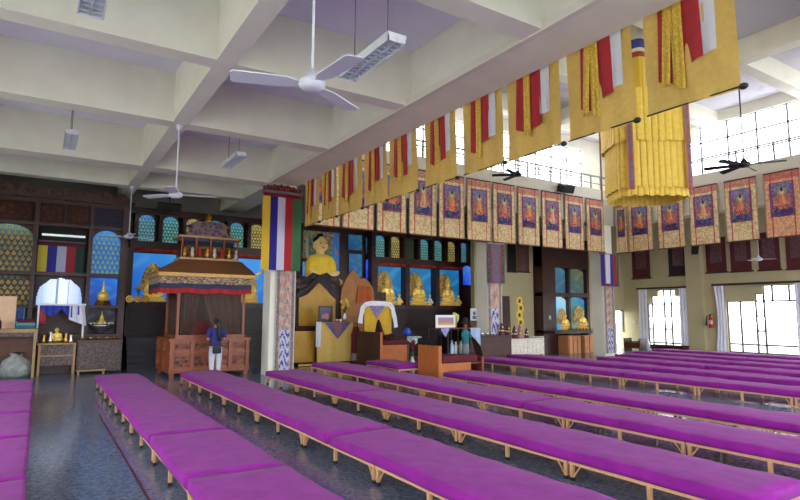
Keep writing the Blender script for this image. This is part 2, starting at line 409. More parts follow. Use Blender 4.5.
# ledge railings
def railing(name, along, label):
    t = thing(name, label, 'railing', (22.26, 6, 7.5) if along == 'Y' else (14.4, 16.45, 7.5))
    mb = MB()
    if along == 'Y':
        mb.box(22.31, 22.36, 0, 16.3, 8.12, 8.17); mb.build('handrail', winm, t)
        for k in range(13):
            y = 16.2-1.33*k; MB().box(22.31, 22.36, y-.03, y+.03, 7.5, 8.12).build('post', winm, t)
    else:
        mb.box(6.7, 22.3, 16.45, 16.5, 8.1, 8.16); mb.build('handrail', winm, t)
        for k in range(24):
            x = 6.8+.667*k; MB().box(x-.025, x+.025, 16.45, 16.5, 7.5, 8.1).build('post', winm, t)
        MB().box(6.7, 22.3, 16.46, 16.49, 7.78, 7.81).build('mid_rail', winm, t)
railing('ledge_railing', 'Y', 'thin metal railing on the ledge under the right upper windows')
railing('ledge_railing', 'X', 'thin metal railing with close posts on the far ledge, above the back row of scrolls')
# outside: unseen parapet blocks and ground, added to cut light from below
S('exterior_light_block', MB().box(27.2, 27.45, YR, YB, 7.1, 8.3).box(6.6, 27.45, YB, YB+.25, 7.1, 8.2), wallc)
S('ground_exterior', MB().box(-90, XL-.3, -90, 90, -.4, -.2).box(XR+.3, 110, -90, 90, -.4, -.2).box(XL-.3, XR+.3, -90, YR-.3, -.4, -.2).box(XL-.3, XR+.3, YB+.3, 90, -.4, -.2), mat('pale_ground', (176, 176, 160), .9, var=.2, scale=.5))
# world
w = bpy.data.worlds.new('daylight'); sc.world = w; w.use_nodes = True
bg = w.node_tree.nodes['Background']; bg.inputs[0].default_value = (.93, .96, 1, 1); bg.inputs[1].default_value = 8.6
sc.view_settings.view_transform = 'Standard'; sc.view_settings.look = 'None'; sc.view_settings.exposure = .2
# ------------------------------------------------------------------ columns, clad in printed cloth
def brocade_cols(u, v, s):
    i, j = int(u*22), int(v*120)
    n = hsh(i, j, s); base = mixc((214, 198, 176), (184, 164, 148), n)
    d = abs(((v*8+s*.3) % 1)-.5)*2; du = abs(u-.5)*2
    if du < .62:
        q = math.sin(v*50+3*math.sin(u*9))*math.cos(u*14)
        base = mixc(base, (168, 84, 82), .45 if q > .1 else .12)
        if d+du < .5: base = mixc(base, (84, 104, 124), .4 if n > .4 else .15)
    else: base = mixc((150, 140, 136), (100, 96, 112), n)
    if du > .86: base = mixc((206, 196, 176), (180, 170, 160), n)
    if v < .38 and du < .5:
        base = mixc((206, 206, 218), (62, 72, 150), 1 if math.sin(v*70+4*math.sin(u*12)) > .1 and n > .2 else .1)
    return base
def flag_cols(u, v, head=.92):
    if v > head: return (122, 26, 38)
    k = int(u*5.2)
    return [(226, 186, 50), (44, 32, 138), (208, 206, 228), (178, 34, 50), (58, 108, 66), (58, 108, 66)][k]
def wave(x0, x1, y, z0, z1, amp=.02, n=5, ph=0, taper=0):
    return lambda u, v: Vector((x0+(x1-x0)*u, y+amp*math.sin(u*n*2*PI+ph)*(1-.5*v)-taper*(1-v), z0+(z1-z0)*v))
def column(x0, x1, y0, y1, top, c_top, label, name='column', cx0=None, cx1=None, s=1):
    o = MB().box(x0, x1, y0, y1, 0, top).build(name, cream); struct(o)
    a, b_ = (x0+.1 if cx0 is None else cx0), (x1-.02 if cx1 is None else cx1)
    h = painted('column_banner', wave(a, b_, y0-.035, .12, c_top, .008, 3), 30, 150, lambda u, v: brocade_cols(u, v, s), P_CLOTH)
    tag(h, label, 'banner'); return o
column(5.82, 6.6, 16.36, 16.96, 5.8, 3.3, 'patterned cloth banner on the front of the near left column', 'wall_column_left', 5.98, 6.62, 1)
column(14.42, 15.17, 16.4, 17.0, 5.9, 5.2, 'faded patterned cloth banner on the middle column behind the low tables', 'wall_column_middle', 14.42, 15.17, 2)
column(21.25, 22.0, 16.4, 17.0, 5.9, 3.2, 'pale patterned cloth banner on the far right column', 'wall_column_right', 21.28, 22.0, 3)
# striped flags wrapped round the column tops
t = thing('striped_flag', 'large five-striped flag with red header hung on the near left column', 'flag', (6.1, 16.2, 3.15))
painted('flag_cloth', wave(5.44, 6.68, 16.16, 3.12, 5.6, .012, 4), 52, 40, lambda u, v: flag_cols(u, v, .89), P_CLOTH, t)
mb = MB().bar((5.42, 16.16, 5.5), (6.69, 16.16, 5.5), .07); mb.build('hanging_rod', rodm, t)
mb = MB()
for k in range(12): mb.ell((5.5+.102*k, 16.16, 5.6+.06*math.sin(k*PI/11)+.02*(k % 2)), (.07, .05, .07), 8, 6)
mb.build('carved_crest', mat('crest_red_wood', (120, 50, 42), .6, var=.4, scale=14), t)
#
t = thing('striped_flag', 'small striped flag sleeve hung on the far right column below the scrolls', 'flag', (21.6, 16.2, 3.05))
painted('flag_cloth', wave(20.95, 22.2, 16.22, 3.1, 4.54, .04, 4), 52, 24, lambda u, v: [(44, 40, 130), (44, 40, 130), (206, 180, 90), (206, 206, 226), (206, 206, 226), (60, 50, 130), (170, 44, 50), (150, 40, 46), (60, 90, 60)][min(8, int(u*9))] if v > .07 else (96, 50, 110), P_CLOTH, t)
MB().bar((20.95, 16.24, 4.55), (22.2, 16.24, 4.55), .05).build('hanging_rod', rodm, t)
t = thing('striped_flag', 'faded red and blue banner hung high on the middle column', 'flag', (14.7, 16.2, 3.0))
painted('flag_cloth', wave(14.36, 15.24, 16.27, 3.02, 4.56, .02, 3), 20, 44, lambda u, v: mixc([(74, 52, 56), (136, 60, 50), (92, 96, 130), (136, 60, 50), (74, 52, 56)][min(4, int(u*5))], (110, 124, 150), .55*hsh(int(u*14), int(v*30), 3)), P_CLOTH, t)
MB().bar((14.34, 16.27, 4.56), (15.26, 16.27, 4.56), .05).build('hanging_rod', rodm, t)

# ------------------------------------------------------------------ benches (2 m units) and the mats on them
def make_bench(full, name, label):
    t = thing(name, label, 'bench')
    t['group'] = 'low benches in rows'
    MB().box(.02, .88, .03, 1.97, .192, .211).build('top_board', pale, t)
    mb = MB().box(0, .04, .01, 1.99, .174, .213).box(.86, .9, .01, 1.99, .174, .213).box(.05, .85, .01, .05, .165, .19).box(.05, .85, 1.95, 1.99, .165, .19)
    mb.build('rail', pale, t)
    for x in (.025, .875):
        for y in (.045, 1.0, 1.955):
            l = MB().box(x-.018, x+.018, y-.022, y+.022, .035, .175).build('leg', pale, t)
            if full: MB().box(x-.02, x+.02, y-.026, y+.026, 0, .036).build('foot', foot_m, l)
            else: l.data.vertices[0].co.z = l.data.vertices[0].co.z
            if not full:
                for v_ in l.data.vertices:
                    if v_.co.z < .1: v_.co.z = 0
        for y, d in ((.065, 1), (1.935, -1)):
            MB().bar((x, y, .045), (x, y+d*.1, .176), .014).build('brace', pale, t)
    return t
SLOT = {}
rows = [  # x0, bench ends (far, count), mats, wording, full detail
    (-.93, 15.45, 5, [(15.4, 13.08), (13.04, 10.5), (10.46, 8.45), (8.4, 6.4), (6.36, 5.5)], 'leftmost row', 1),
    (1.28, 15.62, 6, [(15.6, 7.72), (7.66, 5.62), (5.56, 3.64)], 'second row from left', 1),
    (3.19, 15.5, 7, [(15.4, 6.63), (6.56, 1.52)], 'third row from left', 1),
    (5.14, 14.52, 6, [(14.5, 9.95), (9.9, 2.53)], 'fourth row from left', 1),
    (7.18, 16.35, 7, [(16.2, 7.3), (7.24, 2.36)], 'fifth row from left', 1),
    (9.04, 12.12, 5, [(12.0, 7.9), (7.86, 2.14)], 'sixth row from left', 1),
    (9.04, 16.17, 1, [(16.13, 14.2)], 'short row between the thrones', 1),
    (12.93, 15.5, 6, [(15.45, 9.5), (9.46, 3.55)], 'first row past the aisle', 0),
    (14.9, 15.8, 6, [(15.75, 9.9), (9.86, 3.85)], 'second row past the aisle', 0),
    (16.87, 13.4, 4, [(13.35, 9.5), (9.46, 5.45)], 'third row past the aisle', 0),
    (18.84, 14.1, 4, [(14.05, 9.8), (9.76, 6.15)], 'fourth row past the aisle', 0),
    (20.75, 14.7, 4, [(14.65, 10.2), (10.16, 6.75)], 'fifth row past the aisle', 0),
    (22.9, 15.2, 4, [(15.15, 11.2), (11.16, 7.25)], 'last row by the windows', 0),
]
def mat_mesh(L, seed):
    """a long velvet mat, 0.94 wide: soft edges, shallow wrinkles and a sagging side"""
    rnd = random.Random(seed); n = max(8, int(L*7)); W = .95
    prof = [(0, .009), (-.006, .045), (-.008, .105), (.002, .124), (.03, .132), (.25, .136), (.47, .138), (.70, .136), (.92, .132), (.948, .124), (.958, .105), (.956, .045), (.95, .009)]
    ph = [rnd.random()*6 for _ in range(6)]
    mb = MB(); rings = []
    for i in range(n+1):
        y = L*i/n; e = min(1, min(i, n-i)/1.2)
        ring = []
        for k, (x, z) in enumerate(prof):
            zz = z*(.96+.04*e) if k not in (0, 12) else z
            wob = .006*math.sin(y*2.1+ph[0]+x*3)+.004*math.sin(y*5.3+ph[1]-x*6)+.005*math.sin(y*11+ph[2]+x*9)
            xx = x+(.008*math.sin(y*3+ph[3]) if k < 4 or k > 8 else 0)
            ring.append(mb.bm.verts.new((xx-.025, y, zz+(wob if 2 < k < 10 else 0))))
        rings.append(ring)
    for a, b_ in zip(rings, rings[1:]):
        for k in range(len(prof)):
            q = (k+1) % len(prof); mb.bm.faces.new((a[k], a[q], b_[q], b_[k]))
    mb.bm.faces.new(rings[0][::-1]); mb.bm.faces.new(rings[-1])
    return mb
protos = {}
for ri, (x0, yfar, n, mats, word, full) in enumerate(rows):
    for k in range(n):
        lab = 'low wooden bench under purple mats, %s from altar end, %s' % (ORD[k+1], word)
        if n == 1: lab = 'low wooden bench under a purple mat, ' + word
        loc = (x0, yfar-2*(k+1), 0)
        if full not in protos:
            protos[full] = make_bench(full, 'low_bench', lab); protos[full].location = loc
        else: dup(protos[full], loc, lab)
    for k, (ya, yb) in enumerate(mats):
        o = mat_mesh(ya-yb, ri*10+k).build('bench_mat', purple, None, True)
        o.location = (x0, yb, .204)
        lab = 'long purple velvet mat, %s from altar end, %s' % (ORD[k+1], word)
        if len(mats) == 1: lab = 'purple velvet mat on bench, ' + word
        tag(o, lab, 'bench mat', 'purple mats on the benches')

# ------------------------------------------------------------------ painted scrolls
def scroll_painter(seed, plain):
    rnd = random.Random(seed)
    robe = rnd.choice([(196, 74, 52), (180, 70, 56), (204, 104, 62), (168, 52, 54)]); face = (226, 170, 120)
    sky = rnd.choice([(70, 96, 160), (84, 100, 170), (60, 70, 130)]); land = rnd.choice([(40, 40, 90), (30, 46, 80), (56, 30, 60)])
    if seed % 5 == 2: robe = (190, 150, 140); sky = (96, 84, 140)
    def brocade(u, v):
        n = hsh(int(u*28), int(v*52), seed); m = hsh(int(u*20), int(v*38), seed+4)*1.6-.9
        a_, b_ = ((222, 202, 158), (206, 176, 122)) if not plain else ((216, 158, 118), (200, 136, 98))
        c = mixc(a_, b_, n)
        if m > .35: c = mixc(c, (170, 96, 66) if not plain else (190, 110, 80), .38)
        elif m < -.5: c = mixc(c, (120, 126, 88), .35)
        if n > .8: c = mixc(c, (236, 222, 190), .5)
        if .165 < u < .2 or .8 < u < .835: c = (184, 62, 50)
        if u < .02 or u > .98: c = mixc(c, (120, 80, 60), .5)
        if v > .88: c = mixc(c, (160, 60, 66), .35+.3*n)
        return c
    def paint(u, v):
        x, y = (u-.5)*2, (v-.5)*2
        n = hsh(int(u*18), int(v*26), seed)
        if abs(x) > .86 or abs(y) > .93: return mixc((164, 60, 70), (96, 56, 110), n)
        c = mixc(land, sky, (y+1)/2*1.2)
        if n > .62: c = mixc(c, (200, 130, 130), .55)
        elif n < .16: c = mixc(c, (60, 120, 110), .6)
        if y < -.55: c = mixc(land, (60, 60, 130), n)
        if (x/.62)**2+((y-.1)/.62)**2 < 1: c = mixc((190, 80, 90), (70, 110, 90), n*.8)
        if hsh(int(u*11), int(v*16), seed+9) > .74: c = mixc(c, [(200, 120, 70), (150, 60, 70), (90, 130, 110)][int(v*16) % 3], .6)
        if (x/.36)**2+((y-.42)/.26)**2 < 1: c = (110, 150, 120)
        if (x/.5)**2+((y+.34)/.22)**2 < 1: c = mixc(robe, [(226, 150, 80), (120, 40, 50), (230, 200, 150)][int(n*3)], .45)
        if abs(x) < .3-.22*(y+.2) and -.3 < y < .3: c = mixc(robe, face if x > 0 else (210, 140, 70), .55+.3*n)
        if (abs(x)-.62)**2/.02+((y+.2)/.3)**2 < 1: c = mixc((200, 150, 110), (120, 60, 80), n)
        if (x/.16)**2+((y-.42)/.16)**2 < 1: c = face
        if (x/.13)**2+((y-.56)/.1)**2 < 1: c = (30, 30, 60)
        return c
    return brocade, paint
def scroll(c, along, seed, label, plain=False, w=1.17, top=6.98, bot=4.62, grp='painted scrolls under the ledges'):
    """a hanging scroll centred at c on the axis it runs along"""
    br, pn = scroll_painter(seed, plain)
    if along == 'X': f = lambda s, d, z: Vector((c+s, 16.31-d, z)); base = (c, 16.3, bot)
    else: f = lambda s, d, z: Vector((22.18-d, c-s, z)); base = (22.18, c, bot)
    t = thing('painted_scroll', label, 'scroll', base, grp)
    hw = w/2; ph = seed*1.3
    painted('brocade_mount', lambda u, v: f((u-.5)*w*(1+.02*(1-v)), .012*math.sin(u*9+ph)*(1-v)+.01, bot+(top-bot)*v), 28, 52, br, P_CLOTH, t)
    pw, z0, z1 = .342*w, bot+.72, bot+1.98
    painted('painting', lambda u, v: f((u-.5)*2*pw, .035+.01*math.sin(u*6+ph)*(1-v), z0+(z1-z0)*v), 22, 36, pn, P_CLOTH, t)
    p = lambda s, z: tuple(f(s, .01, z))
    MB().cyl(p(-hw, top), p(hw, top), .025, seg=6).build('top_rod', darkbr, t)
    r = MB().cyl(p(-hw+.01, bot), p(hw-.01, bot), .028, seg=6).build('bottom_roller', brown, t)
    for q in (-hw, hw): MB().ell(p(q, bot), .032, 6, 4).build('roller_knob', blackm, r)
for k, cx in enumerate((20.8, 19.41, 18.02, 16.65, 15.3, 14.0, 12.68, 11.38, 10.06, 8.76, 7.5)):
    scroll(cx, 'X', 40+k, 'painted scroll with brocade border, %s from the corner in the back row' % ORD[k+1])
scroll(15.96, 'Y', 59, 'narrow painted scroll squeezed into the corner end of the right row', w=.56)
for k in range(6):
    cy = 15.0-1.42*k if k else 15.02
    scroll(cy, 'Y', 60+k, ['painted scroll beside the corner in the right row, above the flag sleeve', 'painted scroll in the right row, directly below the left half of the gold canopy',
        'painted scroll in the right row under the right edge of the gold canopy', 'dark red-bordered scroll in the right row, first clear of the gold canopy',
        'scroll with plain salmon lower mount and white figure, second from the frame edge', 'scroll with plain salmon mount at the frame edge, right row'][k], k >= 4)

# dark scrolls on the right wall
def dark_scroll(px0, px1, y0, y1, seed, label, red=True):
    a, b_ = aX(px0, y1, XR-.06), aX(px1, y1, XR-.06); zt = aX(px0, y0, XR-.06).z+.25
    zb = (a.z+b_.z)/2; X = XR-.05 if not (690 < px0 < 715) else XR-.05
    t = thing('dark_scroll', label, 'scroll', (X, (a.y+b_.y)/2, zb), 'dark scrolls on the right wall')
    def colr(u, v):
        n_ = hsh(int(u*12), int(v*24), seed)
        if .22 < u < .78 and .3 < v < .86: return mixc((90, 60, 62), (120, 80, 84), n_)
        return mixc((98, 40, 40), (84, 30, 34), n_) if red else mixc((52, 36, 38), (36, 34, 44), n_)
    painted('cloth_mount', lambda u, v: Vector((X, a.y+(b_.y-a.y)*u, zb+(zt-zb)*v)), 14, 28, colr, P_CLOTH, t)
    MB().cyl((X, a.y+.06, zb), (X, b_.y-.06, zb), .035, seg=6).build('bottom_roller', darkbr, t)
    MB().cyl((X, a.y+.03, zt), (X, b_.y-.03, zt), .025, seg=6).build('top_rod', darkbr, t)
for i, q in enumerate([(632.5, 650.5, 250, 278.5, 'dark maroon scroll on the right wall above the left window', True), (669, 688.5, 248, 275.5, 'blackish scroll on the right wall between left window and pilaster', False),
          (706.5, 727, 244, 272.5, 'reddish scroll on the right wall just past the pilaster', True), (731, 752, 242, 271.5, 'reddish scroll on the right wall behind the white fan blade', True),
          (759, 781, 239, 270, 'reddish scroll on the right wall over the right window', True), (787, 809, 236, 269, 'reddish scroll on the right wall at the frame edge', True)]):
    dark_scroll(q[0], q[1], q[2], q[3], 100+i, q[4], q[5])

# ------------------------------------------------------------------ yellow hangings along the big beam
fl = [(16.05, 15.02), (14.86, 13.88), (13.75, 12.42), (12.28, 11.2), (11.08, 9.92), (9.62, 8.55), (8.3, 7.2), (7.06, 5.88), (5.73, 4.59), (4.39, 3.2)]
TOPZ = 6.02
for k, (ya, yb) in enumerate(fl):
    rnd = random.Random(300+k)
    who = 'nearest the frame edge' if k == 9 else ('closest to the altar' if k == 0 else '%s from the column' % ORD[k+1])
    t = thing('yellow_hanging', 'yellow cloth hanging with red and gold streamers, %s' % who, 'hanging', (6.76, (ya+yb)/2, 4.5), 'yellow hangings along the beam')
    L = ya-yb; ph = rnd.random()*6
    def cloth(u, v):
        return Vector((6.76+.022*math.sin(u*7+ph)*(1-v)+.012*math.sin(u*19+v*5), ya-L*u, 4.5+.02*math.sin(u*5+ph)*(1-v)+(TOPZ-4.5)*v))
    MB().sheet(cloth, 26, 18).build('cloth_panel', yellowc, t, True)
    def strip(u0, u1, zb, zb2, off, m, nm, lean=0, amp=.03, wz=1):
        def f(u, v):
            uu = u0+(u1-u0)*u+lean*(1-v)
            zz = zb+(zb2-zb)*u
            return Vector((6.76+off+amp*math.sin(u*wz*2*PI+ph)*(1.15-v), ya-L*uu, zz+(TOPZ-zz)*v))
        MB().sheet(f, 14, 12).build(nm, m, t, True)
    j = rnd.uniform(-.03, .03); d = rnd.uniform(-.08, .08)
    strip(.22+j, .38+j, 4.96+d, 4.88+d, -.022, redc, 'red_streamer', -.03, .014)
    strip(.48+j, .68+j, 4.93-d, 5.0-d, -.026, redc, 'red_streamer', .02, .016)
    strip(.37+j, .50+j, 4.80+d, 4.74+d, -.05, goldc, 'gold_scarf', .01, .018, 2)
    if k in (8, 9): strip(.30+j, .40+j, 4.8, 4.82, -.055, goldc, 'gold_scarf', -.06, .012, 1)
    strip(.66+j, .84+j, 5.08+d*.6, 5.1+d*.6, -.018, whitec, 'white_scarf', 0, .01)
    MB().cyl((6.76, ya+.01, 4.51), (6.76, yb-.01, 4.51), .011, seg=6).build('bottom_rod', darkbr, t)
    MB().ell((6.76, yb-.04, 4.5), (.05, .055, .04), 10, 6).build('end_knob', blackm, t)
    MB().cyl((6.76, ya, TOPZ), (6.76, yb, TOPZ), .015, seg=6).box(6.6, 6.77, ya-.1, ya-.07, TOPZ-.01, TOPZ+.01).box(6.6, 6.77, yb+.07, yb+.1, TOPZ-.01, TOPZ+.01).build('top_rod', rodm, t)

# ------------------------------------------------------------------ gold canopy in the middle of the nave
cx, cy = 14.2, 9.36
t = thing('gold_canopy', 'large two-tiered pleated golden canopy hanging in mid hall', 'canopy', (cx, cy, 5.0))
YAWC = YAW
def ring(a, r):
    e = 5.0; c_, s_ = math.cos(a), math.sin(a); k = (abs(c_)**e+abs(s_)**e)**(-1/e)
    x, y = r*k*c_*.98, r*k*s_*.8
    return cx+x*math.cos(-YAWC)-y*math.sin(-YAWC), cy+x*math.sin(-YAWC)+y*math.cos(-YAWC)
def tier(nm, r, z0, z1, pl, flare, m):
    def f(u, v):
        a = u*2*PI; rr = r*(1+flare*(1-v))+-.05*(1-abs(math.sin(a*pl/2)))**3*(1.1-.3*v)
        x, y = ring(a, rr); return Vector((x, y, z0+(z1-z0)*v+.02*math.sin(a*pl*.5)*(1-v)))
    return MB().sheet(f, 440, 8).build(nm, m, t, True)
tier('lower_tier', 1.0, 5.24, 6.7, 40, .02, yellowl); tier('upper_tier', 1.05, 6.5, 8.0, 36, .035, yellowl); tier('inner_lining', .93, 5.02, 5.5, 44, .04, yellowl)
MB().sheet(lambda u, v: Vector((*ring(u*2*PI, 0.01+1.04*v), 8.0+.25*(1-v))), 60, 4).build('canopy_top', yellowl, t, True)
def rib_col(u, v): return mixc((150, 80, 70), (110, 110, 150), hsh(int(u*4), int(v*40), 6)) if .15 < u < .85 else (196, 120, 90)
for a in (-2.2, -.93, .6, 2.4):
    def f(u, v, a=a):
        x, y = ring(a+(u-.5)*.12, 1.13); return Vector((x, y, 5.15+2.7*v))
    painted('brocade_ribbon', f, 5, 44, rib_col, P_CLOTH, t)
MB().cyl((cx, cy, 8.2), (cx, cy, 10.3), .02, seg=6).build('hanging_cord', darkbr, t)
def sash_col(u, v):
    z = 8.1+2.15*v
    return (206, 200, 176) if z > 9.72 else (56, 60, 130) if z > 9.45 else (214, 206, 180) if z > 9.34 else (164, 66, 50) if z > 9.18 else mixc((232, 194, 70), (214, 174, 56), .5+.5*math.sin(u*60))
def sash(u, v):
    a = u*2*PI+PI/4; q = .2; c_, s_ = math.cos(a-YAW), math.sin(a-YAW)
    return Vector((cx-.08+q*c_, cy+.05+q*s_, 8.1+2.15*v))
painted('hanging_sash', sash, 24, 40, sash_col, P_CLOTH, t)

# ------------------------------------------------------------------ ceiling fans
def fan(label, c, top, blade, angs, m, nb=3, bw=.13, droop=.0, cat='ceiling fan'):
    x, y, z = c
    t = thing('ceiling_fan', label, cat, c)
    MB().cyl((x, y, z+.06), (x, y, top), .016, seg=8).build('rod', m, t)
    MB().lathe([(.02, top-.16), (.07, top-.03), (.075, top)], (x, y, 0), 14).build('ceiling_cup', m, t, True)
    MB().lathe([(.02, z-.07), (.10, z-.06), (.14, z-.02), (.14, z+.03), (.08, z+.07), (.025, z+.16)], (x, y, 0), 18).build('motor', m, t, True)
    for a in angs:
        a = math.radians(a); d = Vector((math.cos(a), math.sin(a), -droop)); s = Vector((-math.sin(a), math.cos(a), .12 if nb == 3 else .5))
        o = Vector((x, y, z)); mb = MB(); hw = bw/2
        pts = [o+d*.12-s*.03, o+d*.12+s*.03, o+d*.26+s*hw, o+d*(blade-.03)+s*hw*1.1, o+d*blade+s*hw*.8, o+d*blade-s*hw*.8, o+d*(blade-.03)-s*hw*1.1, o+d*.26-s*hw]
        up = Vector((0, 0, .006)); nn = len(pts)
        mb.poly([p+up for p in pts]+[p-up for p in pts], [tuple(range(nn)), tuple(range(2*nn-1, nn-1, -1))]+[(i, (i+1) % nn, (i+1) % nn+nn, i+nn) for i in range(nn)])
        mb.build('blade', m, t)
f1 = (2.25, 5.24, 4.22)
fan('large white ceiling fan nearest the camera, beside the louvred lamp', f1, 6.85, .82, (162, -84, 32), whitem, bw=.2)
fan('white ceiling fan hanging from the beam crossing above the carved shrine', (2.27, 12.3, 4.3), 5.8, .8, (129, -14, -111), whitem, bw=.18)
fan('small distant white ceiling fan in front of the left shrine wall', (2.24, 19.3, 4.2), 5.8, .8, (150, 20, 270), whitem, bw=.16)
fan('black many-bladed fan on a long rod before the right upper windows', (14.0, 6.65, 5.42), 9.62+.68, .85, (10, 62, 115, 170, 228, 300), blackm, 6, .1, cat='ceiling fan')
fan('black many-bladed fan before the far upper windows, beyond the yellow hangings', (14.0, 14.2, 6.75), 10.3, .9, (25, 80, 140, 200, 255, 325), blackm, 6, .1)
fan('white ceiling fan in the far right aisle, half hidden by the scrolls', (24.8, 11.45, 4.12), 6.85, .6, (-57, 63, 183), whitem, bw=.14)

# ------------------------------------------------------------------ hanging louvred lamps
def lamp(label, cx, cy, z, L=1.2, W=.24, top=6.85):
    t = thing('louvred_lamp', label, 'lamp', (cx, cy, z), 'hanging louvred lamps')
    mb = MB().box(cx-W/2, cx+W/2, cy-L/2, cy+L/2, z+.06, z+.1)
    mb.box(cx-W/2, cx-W/2+.015, cy-L/2, cy+L/2, z, z+.06).box(cx+W/2-.015, cx+W/2, cy-L/2, cy+L/2, z, z+.06)
    mb.box(cx-W/2, cx+W/2, cy-L/2, cy-L/2+.015, z, z+.06).box(cx-W/2, cx+W/2, cy+L/2-.015, cy+L/2, z, z+.06)
    mb.build('housing', whitem, t)
    mb = MB()
    for k in range(11): mb.box(cx-W/2+.015, cx+W/2-.015, cy-L/2+.1*(k+1), cy-L/2+.1*(k+1)+.012, z+.004, z+.05)
    mb.box(cx-.006, cx+.006, cy-L/2, cy+L/2, z+.004, z+.05); mb.build('louver', louv, t)
    for s in (-1, 1): MB().cyl((cx+s*W*.25, cy-L/2+.05, z+.05), (cx+s*W*.25, cy+L/2-.05, z+.05), .014, seg=6).build('tube', whitem, t)
    for s in (-1, 1): MB().cyl((cx, cy+s*L*.33, z+.1), (cx, cy+s*L*.33, top), .007, seg=6).build('hanging_rod', rodm, t)
lamp('louvred strip lamp beside the nearest white fan', 3.12, 5.56, 4.8)
lamp('louvred strip lamp hanging above the carved shrine', 3.68, 13.15, 5.4, 1.3)
lamp('louvred strip lamp hanging in the far left bay', .34, 13.45, 5.4, 1.3)
lamp('louvred strip lamp cut by the top edge of the frame', .25, 5.6, 4.8)
# ------------------------------------------------------------------ shrine cabinets along the far wall
def arch(u, v, top=.72): return v < top or ((u-.5)/.5)**2+((v-top)/(1-top))**2 < 1
def p_tiles(nx, ny, bg, fg, glow, s=0, body=1):
    def f(u, v):
        if not arch(u, v): return (40, 20, 16)
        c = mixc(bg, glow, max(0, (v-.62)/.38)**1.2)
        a, b_ = u*nx, v*ny
        a += .5*(int(b_) % 2); x, y = a % 1-.5, b_ % 1-.5
        if (x/.36)**2+((y+.12)/.34)**2 < 1 or (x/.17)**2+((y-.3)/.17)**2 < 1:
            c = mixc(c, fg, (.85 if v < .86 else .4)*(.75+.25*hsh(int(a), int(b_), s)))
        elif (x/.46)**2+(y/.5)**2 < 1: c = mixc(c, (26, 60, 70), .35)
        return c
    return f
def p_blue(top=(70, 170, 236), bot=(20, 74, 180), s=0, a=None):
    def f(u, v):
        if a and not arch(u, v, a): return (40, 20, 16)
        n = math.sin(u*9+s+4*math.sin(v*5+s))*math.sin(v*7-u*3+s)
        c = mixc(bot, top, v*.6+u*.4)
        return mixc(c, (150, 206, 240), max(0, n)*.25)
    return f
def p_mural(s=0):
    def f(u, v):
        n = hsh(int(u*22), int(v*34), s); c = mixc((24, 70, 90), (190, 160, 70), n)
        if n < .3: c = (30, 110, 130)
        if u > .82: c = (40, 120, 190)
        if n > .88: c = (220, 90, 60)
        return c
    return f
def p_carved(s=0):
    return lambda u, v: mixc((58, 30, 24), (104, 60, 44), (hsh(int(u*14), int(v*9), s)**2)*(1 if .08 < u < .92 and .12 < v < .88 else 0))
def panel(nm, r, Y, fn, m, parent, nu=24, nv=32):
    x0, x1, z0, z1 = r
    return painted(nm, lambda u, v: Vector((x0+(x1-x0)*u, Y, z0+(z1-z0)*v)), nu, nv, fn, m, parent)

YL = 20.2
zL = lambda y, x=60: aY(x, y, YL).z
xL = lambda x, y=255: aY(x, y, YL).x
t = thing('shrine_cabinet', 'tall dark wooden shrine cabinet with glazed niches at the far left', 'shrine cabinet', (.5, YL+.4, 0))
ztop, z1_, z2_, z3_, z4_ = zL(200), zL(225), zL(274), zL(306), zL(336)
XA = -3.4
posts = [(XA, XA+.25), (-1.45, -1.22), (xL(32), xL(36.5)), (xL(88), xL(92)), (xL(121), xL(127.5))]
mb = MB()
for a, b_ in posts: mb.box(a, b_, YL, YL+.7, 0, ztop)
for z, h_ in ((ztop-.12, .14), (z1_-.04, .1), (z2_-.05, .11), (z3_-.05, .08), (z4_-.06, .1)): mb.box(XA, posts[-1][1], YL+.03, YL+.68, z, z+h_)
mb.box(XA, posts[-1][1], YL+.62, YL+.75, 0, ztop).box(XA, posts[-1][1], YL+.06, YL+.65, 0, z4_-.06)
mb.box(xL(62), xL(64), YL+.02, YL+.5, z1_, ztop)
mb.build('cabinet_frame', dwood, t)
mb = MB().box(XA-.1, posts[-1][1]+.12, YL-.12, YL+.75, ztop, ztop+.12)
mb.build('cornice', dwood, t)
pts = []
n = 11; xa, xb = XA, posts[-1][1]
sc_pts = [(xa, ztop+.1)]
for k in range(n*8+1):
    x = xa+(xb-xa)*k/(n*8); sc_pts.append((x, ztop+.2+.2*abs(math.sin(PI*k/8))))
sc_pts.append((xb, ztop+.1))
MB().prism(sc_pts, YL-.06, YL+.04).build('scalloped_crest', dwood2, t)
cellsX = [(posts[1][1], posts[2][0]), (posts[2][1], posts[3][0]), (posts[3][1], posts[4][0])]
panel('carved_panel', (cellsX[0][0], cellsX[0][1], z1_+.06, ztop-.12), YL+.12, p_carved(1), P_CLOTH, t, 28, 14)
panel('carved_panel', (cellsX[1][0], xL(62), z1_+.06, ztop-.12), YL+.12, p_carved(2), P_CLOTH, t, 22, 14)
panel('carved_panel', (xL(64), cellsX[1][1], z1_+.06, ztop-.12), YL+.12, p_carved(3), P_CLOTH, t, 22, 14)
panel('carved_panel', (cellsX[2][0], cellsX[2][1], z1_+.06, ztop-.12), YL+.12, lambda u, v: mixc((60, 34, 30), (44, 62, 92), hsh(int(u*12), int(v*8), 4)), P_CLOTH, t, 22, 14)
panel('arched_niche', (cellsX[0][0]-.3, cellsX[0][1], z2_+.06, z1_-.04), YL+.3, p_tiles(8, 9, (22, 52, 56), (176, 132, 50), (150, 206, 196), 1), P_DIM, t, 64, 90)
panel('arched_niche', (cellsX[2][0], cellsX[2][1], z2_+.06, z1_-.04), YL+.3, p_tiles(6, 9, (20, 84, 180), (120, 150, 90), (60, 150, 255), 2), P_GLOW, t, 54, 90)
